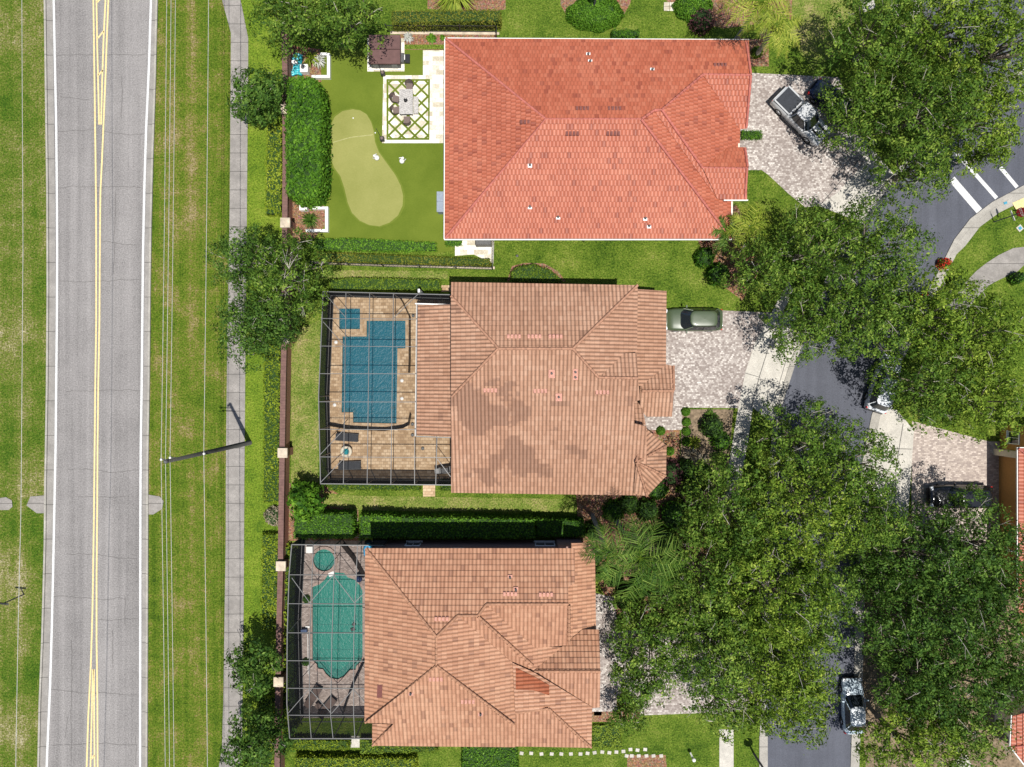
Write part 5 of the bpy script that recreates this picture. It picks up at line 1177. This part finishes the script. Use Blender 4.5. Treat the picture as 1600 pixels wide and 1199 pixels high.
# lower pool items
flat_box('white_box',(485,858),(.55,.55),.35,0,m_white,'white square box at the upper left of the lower pool deck','box')
m_bluef=plain('blue_vinyl',(.03,.28,.50),.35,spec=.6,var=.5,sc=4)
mb=MB()
for i in range(6):
    a_=i*1.1; pts=[(math.cos(a_+k*.9)*.32+random.uniform(-.1,.1),math.sin(a_+k*.9)*.55+random.uniform(-.1,.1),.15+.14*i) for k in range(6)]; mb.tube(pts,.12,8)
o=mb.build('pool_float',m_bluef); o.location=G(577,857,.02); tag(o,'pile of bright blue pool floats by the corner of the orange tan roof','pool float')
t=thing('round_grill','round dark blue kettle barbecue near the round green spa','grill',G(564,901,.02))
mb=MB(); mb.lathe((0,0,.5),[(.1,0),(.27,.12),(.3,.26),(.22,.42),(.03,.5)],16); mb.build('kettle',plain('navy_enamel',(.02,.035,.09),.25,spec=.6),t)
for k in range(3): mb=MB(); mb.tube([(0,0,.6),(math.cos(k*2.1)*.35,math.sin(k*2.1)*.35,0)],.02,6); mb.build('leg',m_iron,t)
t=thing('pool_cleaner','small black robotic pool cleaner floating in the green pool','pool cleaner',G(551,984,-.08))
mb=MB(); mb.box((0,0,0),(.42,.34,.12),R(20),0,.7); mb.build('body',m_black,t); mb=MB(); mb.box((.08,.42,0),(.34,.3,.1),R(50),0,.7); mb.build('float',m_black,t)
flat_box('blue_bin',(477,984),(.5,.3),.45,R(4),plain('navy_plastic',(.03,.06,.14),.5),'small dark blue box left of the green pool','box')
mb=MB(); mb.tube([(0,1.6,.05),(.05,-2.4,.05)],.035,6); mb.box((0,1.7,.06),(.35,.15,.06)); o=mb.build('pool_brush',m_white); o.location=G(481,1010,.02); tag(o,'long white pool brush pole lying left of the green pool','pool brush')
for x,y,l in ((477,938,'dark potted shrub by the left screen wall, above the blue box'),(476,1037,'dark potted shrub by the left screen wall, below the blue box')): bush(x,y,6,.6,l,m_shrub,leaf=.09,tb=.1,cat='potted plant',name='potted_plant')
flat_box('white_cover',(518,897),(.5,.35),.06,R(20),m_white,'small white plate between the round spa and the green pool','plate')
# house 1 yard: hot tub
t=thing('hot_tub','square hot tub with folded brown cover on the travertine pad','hot tub',G(604,86,.02))
mb=MB(); mb.box((0,0,.42),(2.55,2.35,.84),0,0,.99); mb.build('cabinet',plain('grey_cabinet',(.12,.12,.12),.7),t)
m_cov=plain('brown_cover',(.125,.066,.06),.75,var=.15,sc=2)
for s_ in (-1,1):
    mb=MB(); mb.box((0,s_*.63,.91),(2.7,1.22,.13),0,0,.985); mb.build('cover_half',m_cov,t)
for x in (-.8,.8): mb=MB(); mb.box((x,-1.2,.5),(.5,.06,.6)); mb.build('side_panel',plain('grey_panel',(.22,.22,.22),.6),t)
t=thing('hot_tub_steps','black plastic steps at the right side of the hot tub','steps',G(632,93.5,.02))
mb=MB(); mb.box((-.2,0,.2),(.45,.8,.4)); mb.build('upper_step',m_darkalu,t); mb=MB(); mb.box((.28,0,.1),(.42,.75,.2)); mb.build('lower_step',m_black,t); mb=MB(); mb.box((.08,0,.42),(.06,.45,.05)); mb.build('handle',m_white,t)
# dining set
t=thing('dining_table','grey plank dining table with herringbone top on the diamond turf patio','dining table',G(636.5,164.5,.04))
mb=MB()
for sx in (-1,1):
    for j in range(11):
        y0=-1.05+j*.19; pl=[(0,y0+.02),(sx*.56,y0+sx*0+.30),(sx*.56,y0+.47),(0,y0+.17)]
        pl=[(x,max(-1.05,min(1.05,y if j>=0 else y))) for x,y in pl]
        if abs(pl[1][1]-pl[2][1])<.02 and abs(pl[0][1]-pl[3][1])<.02: continue
        mb.prism(pl,.70,.745+.004*(j%2))
mb.box((0,0,.68),(1.16,2.14,.05)); mb.build('tabletop',m_greywood,t)
for sx in (-1,1):
    for sy in (-1,1): mb=MB(); mb.box((sx*.48,sy*.92,.33),(.09,.09,.66)); mb.build('leg',m_greywood,t)
mb=MB(); mb.lathe((0,0,0),[(.10,0),(.14,.05),(.06,.12),(.10,.22),(.02,.24)],12); mb.box((.12,.1,.05),(.08,.2,.1),.5); mb.box((-.1,.12,.05),(.06,.18,.08),-.5); o=mb.build('centrepiece',m_iron); o.location=G(636,164,.81); tag(o,'small black lantern centrepiece on the grey dining table','centrepiece')
def chair(label,px,py,rz):
    t=thing('wicker_chair',label,'chair',G(px,py,.04),rz,'taupe wicker chairs around the grey dining table')
    mb=MB(); mb.box((.05,0,.42),(.62,.56,.12),0,0,.96); mb.build('seat',m_cush,t)
    rows=[]
    for z,r in ((.35,.34),(.65,.38),(.95,.40)): rows.append([(-.05+-r*math.cos(a_),r*math.sin(a_),z-.15*abs(math.sin(a_))*(z>.6)) for a_ in [R(x) for x in range(-78,79,12)]])
    mb=MB(); mb.grid(rows); mb.grid([[(x*.93,y*.93,z) for x,y,z in r] for r in rows],flip=True)
    mb.build('backrest',m_cush,t)
    for sx,sy in ((1,1),(1,-1),(-1,1),(-1,-1)): mb=MB(); mb.box((.05+sx*.24,sy*.24,.18),(.04,.04,.36)); mb.build('leg',m_iron,t)
    return t
chair('wicker chair at the top end of the grey dining table',641,139,R(-96)); chair('wicker chair on the left side of the dining table, upper one',619,158,R(-16)); chair('wicker chair on the left side of the dining table, lower one',620,176,R(12)); chair('wicker chair pushed in at the bottom end of the dining table',637,192,R(90))
t=thing('bench','pale grey bench on the right side of the dining table','bench',G(651,168,.04))
mb=MB(); mb.box((0,0,.43),(.42,1.45,.06)); mb.build('seat',m_greywood,t)
for sy in (-1,1): mb=MB(); mb.box((0,sy*.6,.2),(.36,.08,.4)); mb.build('leg',m_greywood,t)
for x,y,l in ((599,117,'black lantern torch at the upper left corner of the diamond patio'),(598,219,'black lantern torch at the lower left corner of the diamond patio')):
    t=thing('patio_torch',l,'torch',G(x,y,.02)); mb=MB(); mb.box((0,0,.2),(.36,.36,.4),R(8)); mb.build('planter',m_black,t)
    mb=MB(); mb.tube([(-.1,.1,0),(-.1,.1,2.4)],.018,6); mb.build('pole',m_iron,t); mb=MB(); mb.lathe((0,0,.42),[(.13,0),(.12,.1),(.03,.1)],10); mb.build('lamp',m_cush,t)
# planters
def planter(label,cx,cy,parts,cat='planter'):
    t=thing('stone_planter',label,cat,G(cx,cy)); b=Vector(t.location)
    for poly in parts: mb=MB(); mb.prism([((G(*p)-b).x,(G(*p)-b).y) for p in poly],0,.42); mb.build('planter_wall',m_white,t)
    return t
planter('white L shaped planter wall around the upper mulch bed beside the putting lawn',504,105,[[(513,87),(517.5,87),(517.5,125),(513,125)],[(489,121),(512.8,121),(512.8,125),(489,125)],[(502,86),(512.8,86),(512.8,90),(502,90)]])
planter('white U shaped planter wall around the lower mulch bed beside the putting lawn',500,343,[[(510,325),(514.5,325),(514.5,364),(510,364)],[(486,325),(509.8,325),(509.8,329),(486,329)],[(480,360),(509.8,360),(509.8,364),(480,364)]])
for x,y,l in ((478,111.5,'white square pedestal with black bowl beside the turquoise float'),(477,325.5,'white square pedestal with black bowl in the lower mulch bed')):
    t=thing('pedestal',l,'pedestal',G(x,y)); mb=MB(); mb.box((0,0,.3),(.66,.66,.6)); mb.build('plinth',m_white,t)
    mb=MB(); mb.lathe((-.08,.05,.6),[(.10,0),(.16,.10),(.13,.11),(.05,.05)],14); mb.build('bowl',m_darkalu,t)
m_turq=plain('turquoise_vinyl',(.04,.38,.44),.3,spec=.5,var=.55,sc=5)
t=thing('pool_toy','crumpled turquoise paddling pool with white box beside the brick wall','paddling pool',G(465,103))
mb=MB()
for k in range(9): mb.tube([(-.4+random.uniform(-.1,.1)+.02*k,-.85+.2*k,.15),(0,-.8+.2*k+random.uniform(-.12,.12),.25+random.uniform(0,.15)),(.42+random.uniform(-.1,.1),-.85+.2*k,.15)],.12,7)
mb.build('vinyl',m_turq,t); mb=MB(); mb.box((-.1,.1,.4),(.5,.35,.2),R(8)); mb.build('box',m_white,t)
# little ornaments on putting lawn
def rabbit(px,py,rz,label):
    mb=MB(); mb.lathe((0,0,0),[(.13,0),(.17,.1),(.15,.22),(.05,.3)],12); mb.lathe((.16,0,.18),[(.05,0),(.09,.07),(.08,.14),(.02,.18)],10)
    for s_ in (-1,1): mb.tube([(.14,s_*.04,.33),(.05,s_*.09,.5),(-.02,s_*.12,.58)],[.03,.035,.012],6)
    for s_ in (-1,1): mb.tube([(.1,s_*.1,.05),(.26,s_*.12,.03)],[.04,.03],6)
    o=mb.build('garden_ornament',m_white); o.location=G(px,py,.02); o.rotation_euler=(0,0,rz); o.scale=(1.35,1.35,1.35); tag(o,label,'ornament')
rabbit(589.5,248,R(150),'small white rabbit ornament at the edge of the putting green'); rabbit(628.5,253,R(60),'small white rabbit ornament on the darker turf right of the putting green')
for x,y,l in ((552,185,'golf hole cup near the top of the putting green'),(586.5,208,'white golf ball beside the putting green')):
    mb=MB(); mb.lathe((0,0,.02),[(.06,0),(.065,.03),(.04,.06),(.01,.07)],12); o=mb.build('golf_ball',m_white); o.location=G(x,y); tag(o,l,'golf ball')
m_slate=plain('slate_metal',(.24,.28,.34),.6,var=.12)
t=thing('deck_box','grey blue sloped storage box against the left wall of the red roofed house','storage box',G(692,320))
mb=MB(); mb.box((.15,0,.45),(1.0,1.7,.9)); mb.build('box_body',m_slate,t); mb=MB(); mb.box((.12,.44,.93),(1.1,.86,.05)); mb.box((.12,-.44,.93),(1.1,.86,.05)); mb.build('lid',m_slate,t)
t=thing('hot_tub_cover_box','dark grey covered grill on the side patio below the red roof','grill',G(756,381,.02))
mb=MB(); mb.box((0,0,.5),(1.35,.6,1.0),0,0,.95); mb.build('cover',m_darkalu,t)
t.name='covered_grill'
mb=MB(); mb.lathe((0,0,0),[(.12,0),(.12,.05),(.02,.06)],10); o=mb.build('sprinkler_cap',m_darkalu); o.location=G(808,400); tag(o,'small dark sprinkler cap on the side lawn','sprinkler cap')
t=thing('window_well','white four pane ground frame in the mulch at the top of the photo','frame',G(1045.5,11))
mb=MB()
for sx in (-1,1):
    for sy in (-1,1): mb.box((sx*.24,sy*.19,.04),(.44,.35,.08))
mb.build('panes',m_trav,t)
# stepping stones
ORD='first second third fourth fifth sixth seventh eighth ninth tenth eleventh twelfth thirteenth fourteenth fifteenth sixteenth'.split()
for i,(x,y) in enumerate([(815,1177),(830,1177),(846,1178),(862,1178),(877,1178),(892,1178),(907,1178),(918,1177),(929,1176),(941,1175),(952,1176),(963,1175),(974,1174),(985,1171),(996,1172),(1008,1171),(979,1181),(987,1181),(998,1181),(1010,1181),(1021,1181),(1033,1181)]):
    mb=MB(); mb.box((0,0,.02),(.32,.28,.04),random.uniform(-.2,.2)); o=mb.build('stepping_stone',m_conc); o.location=G(x,y)
    tag(o,(ORD[i]+' stepping stone from the left in the long row below the orange tan roof') if i<16 else (ORD[i-16]+' stepping stone from the left in the short row above the bottom planter bed'),'stepping stone','stepping stones in the upper row' if i<16 else 'stepping stones in the lower row')
for i,(x,y) in enumerate([(554,812),(554,820),(554,828),(554,836)]):
    mb=MB(); mb.box((0,0,.02),(.55,.24,.04)); o=mb.build('path_slab',m_trav); o.location=G(x,y); tag(o,ORD[i]+' pale slab from the top of the narrow path between the two square hedges','paving slab','path slabs between the hedges')

# ------------------------------------------------------------ vehicles
def paint(name,c,metal=.4,rough=.28):
    g=Nt(name,rough,.5); g.base(c); g.b.inputs['Metallic'].default_value=metal; g.b.inputs['Coat Weight'].default_value=.6; g.b.inputs['Coat Roughness'].default_value=.05; return g.m
m_tyre=plain('tyre',(.015,.015,.015),.9); m_rim=plain('rim',(.45,.45,.46),.35,.6)
m_redlamp=plain('tail_lamp',(.5,.02,.02),.2,spec=.6); m_lamp=plain('head_lamp',(.7,.72,.75),.15,spec=.7); m_blacktrim=plain('black_trim',(.012,.012,.013),.4)
def ring(x, w, z0, z1, crown=.03, k=.93):
    return [(x,-w*.90,z0),(x,-w,z0+.18),(x,-w*1.0,z0+(z1-z0)*.6),(x,-w*k,z1-.05),(x,-w*.78,z1),(x,-w*.35,z1+crown),(x,0,z1+crown*1.15),(x,w*.35,z1+crown),(x,w*.78,z1),(x,w*k,z1-.05),(x,w*1.0,z0+(z1-z0)*.6),(x,w,z0+.18),(x,w*.90,z0)]
def vehicle(kind,label,cat,loc,rz,pm,L=4.8,Wd_=1.9,stations=None,gh=None,roof=None,pickup=False,cover=None,group=None,wheel_x=(1.45,-1.4),wr=.36,roofrails=False,roof_mat=None):
    """x forward. stations: (x,halfwidth,top z); gh: greenhouse (x_belt_front,x_roof_front,x_roof_rear,x_belt_rear,z_belt,z_roof,w_belt,w_roof)"""
    t=thing(kind,label,cat,loc,rz,group); mb=MB(); rows=[ring(x,w,.22,z,crown=.035) for x,w,z in stations]; b0=mb.grid(rows)
    n=len(rows[0]); mb.ngon(range(b0,b0+n)); mb.ngon(list(range(b0+(len(rows)-1)*n,b0+len(rows)*n))[::-1]); mb.build('body',pm,t)
    xb,xr,xq,xz,zb,zr,wb,wr_=gh
    gm=MB(); A=[]
    def rr(x,w,z,rd_): return (x,w,z)
    def se(x0,x1,w,z,p=.42,n=28,bow=.0):
        o=[]
        for k in range(n):
            a_=2*math.pi*(k+.5)/n; cx_=math.cos(a_); sy_=math.sin(a_); xx=(x0+x1)/2+(x0-x1)/2*math.copysign(abs(cx_)**p,cx_); yy=w*math.copysign(abs(sy_)**p,sy_)
            o.append((xx+(bow*(1-(yy/w)**2) if cx_>0 else 0),yy,z))
        return o
    belt=se(xb,xz,wb,zb,bow=.12); top=se(xr,xq,wr_,zr-.03,p=.48,bow=.10)
    gm.grid([belt,top],close=True,smooth=False); gm.build('windows',m_glass,t)
    rm=MB(); inner=[(x*.98+.0,y*.9,zr+.025) for x,y,z in top]; c=None
    cxm=(xr+xq)/2
    sc=lambda f,z: [(cxm+(x-cxm)*f,y*f,z) for x,y,_ in top]
    rm.grid([sc(1.0,zr-.05),sc(1.0,zr),sc(.94,zr+.03),sc(.75,zr+.055),sc(.4,zr+.07),sc(.02,zr+.075)],close=True)
    rf=rm.build('roof',roof_mat or pm,t)
    # pillars
    for s_ in (-1,1):
        for (xa,xc) in ((xb-.2,xr-.15),(xz+.18,xq+.13)):
            q=MB(); q.tube([(xa,s_*wb*.985,zb),(xc,s_*wr_*.995,zr-.02)],.038,6); q.build('pillar',pm,t)
        xm=(xr+xq)/2; q=MB(); q.tube([(xm+.02,s_*wb*1.0,zb),(xm,s_*wr_*1.005,zr-.02)],.03,6); q.build('pillar',m_blacktrim,t)
        q=MB(); q.box((xb-.42,s_*(wb+.16),zb+.08),(.14,.26,.16),0,0,.8); q.build('mirror',pm,t)
        if roofrails: q=MB(); q.tube([(xr-.25,s_*wr_*.93,zr+.07),(xq+.2,s_*wr_*.93,zr+.07)],.025,6); q.build('roof_rail',m_blacktrim,t)
    for wx in wheel_x:
        for s_ in (-1,1):
            w0=Wd_/2*.985; q=MB(); y0=s_*(w0-.22); y1=s_*(w0+.015)
            prof=[(y0,wr*.7),(y0,wr*.96),(y0+(y1-y0)*.15,wr),(y0+(y1-y0)*.85,wr),(y1,wr*.94),(y1,wr*.66)]
            rows=[[(wx+r*math.cos(2*math.pi*k/20),y,wr+r*math.sin(2*math.pi*k/20)) for k in range(20)] for y,r in prof]
            q.grid(rows,close=True); ty=q.build('wheel',m_tyre,t)
            q=MB(); q.face([(wx+wr*.64*math.cos(2*math.pi*k/20),y1-s_*.03,wr+wr*.64*math.sin(2*math.pi*k/20)) for k in range(20)],1)
            for k in range(6):
                a_=k*math.pi/3; q.tube([(wx,y1-s_*.01,wr),(wx+wr*.62*math.cos(a_),y1-s_*.01,wr+wr*.62*math.sin(a_))],.03,4)
            q.build('rim',[m_rim,m_blacktrim],ty)
    xf=stations[-1][0]; x0=stations[0][0]; zf=stations[-2][2]; zt=stations[1][2]
    for s_ in (-1,1):
        q=MB(); q.box((xf-.10,s_*Wd_*.36,zf-.14),(.28,.34,.14),s_*-.35,0,.85); q.build('headlight',m_lamp,t)
        q=MB(); q.box((x0+.10,s_*Wd_*.41,zt-.30),(.14,.16,.26)); q.build('taillight',m_redlamp,t)
    q=MB(); q.box((xf-.0,0,.45),(.1,Wd_*.7,.24)); q.build('grille',m_blacktrim,t)
    q=MB(); q.box((x0-.02,0,.42),(.12,Wd_*.8,.18)); q.build('bumper',m_blacktrim,t)
    return t
suv_st=lambda L,w,zh,zb: [(-L/2,w*.78,zb*.82),(-L/2+.12,w*.90,zb*.96),(-L/2+.6,w*.97,zb),(-.4,w,zb),(L/2-1.75,w,zb),(L/2-1.3,w*.99,zh+.03),(L/2-.7,w*.96,zh-.02),(L/2-.25,w*.88,zh-.12),(L/2,w*.66,zh-.32)]
# green SUV, nose under the roof edge (facing west)
m_green=paint('green_metallic_paint',(.065,.09,.045),.0,.34)
vehicle('parked_suv','dark green SUV parked nose in on the middle driveway under the tan roof edge','suv',G(1080,501),R(180),m_green,L=4.9,Wd_=1.98,stations=suv_st(4.9,.99,1.03,1.12),gh=(1.12,.42,-1.78,-2.22,1.08,1.70,.93,.70),roofrails=True)
# pickup
m_silver=paint('silver_grey_paint',(.50,.51,.52),.0,.35); m_tan_side=paint('grey_paint',(.28,.28,.28),.4)
L=5.5; rz=R(-45); 
st=[(-2.75,.84,.95),(-2.65,.93,1.12),(-2.0,.95,1.14),(-.45,.95,1.14),(.9,.95,1.12),(1.3,.95,1.14),(2.0,.94,1.10),(2.5,.88,1.0),(2.72,.70,.78)]
t=vehicle('pickup_truck','silver grey double cab pickup truck with black bed cover on the north driveway','pickup truck',G(1246,188),rz,m_silver,L=5.5,Wd_=1.92,stations=st,gh=(1.28,.62,-.62,-.82,1.12,1.82,.90,.70),wheel_x=(1.75,-1.65),wr=.41)
mb=MB(); mb.box((-1.72,0,1.195),(1.62,1.50,.05)); mb.build('bed_cover',plain('tonneau',(.03,.034,.042),.45),t)
for s_ in (-1,1): mb=MB(); mb.box((-1.72,s_*.84,1.20),(1.75,.12,.05)); mb.build('bed_rail',m_silver,t)
for y in (-.45,-.15,.15,.45): mb=MB(); mb.box((-.05,y,1.855),(1.05,.05,.025)); mb.build('roof_rib',m_silver,t)
for s_ in (-1,1): mb=MB(); mb.box((1.95,s_*.33,1.155),(1.0,.16,.03)); mb.build('hood_stripe',m_blacktrim,t)
for s_ in (-1,1): mb=MB(); mb.box((.0,s_*.98,.40),(2.4,.16,.06)); mb.build('side_step',m_blacktrim,t)
mb=MB(); mb.box((-2.83,0,.62),(.2,1.8,.22)); mb.build('rear_bumper',m_blacktrim,t)
m_navy=paint('navy_paint',(.012,.02,.055),.4,.2); m_lsil=paint('light_silver_paint',(.60,.63,.66),.0,.25); m_sil2=paint('silver_blue_paint',(.42,.50,.56),.0,.25); m_blk=paint('black_paint',(.015,.016,.018),.3,.2)
car_st=lambda L,w,zh,zb: [(-L/2,w*.74,zb*.74),(-L/2+.15,w*.88,zb*.93),(-L/2+.6,w*.96,zb*.97),(-.4,w,zb*.97),(L/2-1.75,w,zb*.96),(L/2-1.2,w*.98,zh+.02),(L/2-.7,w*.95,zh-.04),(L/2-.25,w*.86,zh-.14),(L/2,w*.62,zh-.34)]
vehicle('parked_car','dark blue car mostly hidden under the oak next to the grey pickup truck','car',G(1297,165),R(-40),m_navy,L=4.5,Wd_=1.82,stations=car_st(4.5,.91,.86,.95),gh=(.95,.25,-1.35,-2.0,.92,1.42,.86,.62),wheel_x=(1.35,-1.35),wr=.33)
vehicle('parked_suv','silver SUV half under the oaks on the street above the tan driveway','suv',G(1374,600),R(72),m_lsil,L=4.9,Wd_=1.95,stations=suv_st(4.9,.97,1.03,1.12),gh=(1.12,.42,-1.95,-2.3,1.08,1.74,.93,.74),roofrails=True)
vehicle('parked_car','silver blue sedan parked on the street at the bottom under the oaks','car',G(1327,1098),R(92),m_sil2,L=4.7,Wd_=1.85,stations=car_st(4.7,.92,.92,1.0),gh=(1.05,.25,-1.35,-2.0,.96,1.48,.87,.64),wheel_x=(1.4,-1.4),wr=.34,roof_mat=m_lsil)
vehicle('parked_truck','black SUV shaded by oaks on the tan driveway of the orange house','suv',G(1492,774),R(180),m_blk,L=5.2,Wd_=2.0,stations=suv_st(5.2,1.0,1.1,1.2),gh=(1.2,.5,-2.0,-2.4,1.16,1.85,.95,.78),roofrails=True,wr=.4)
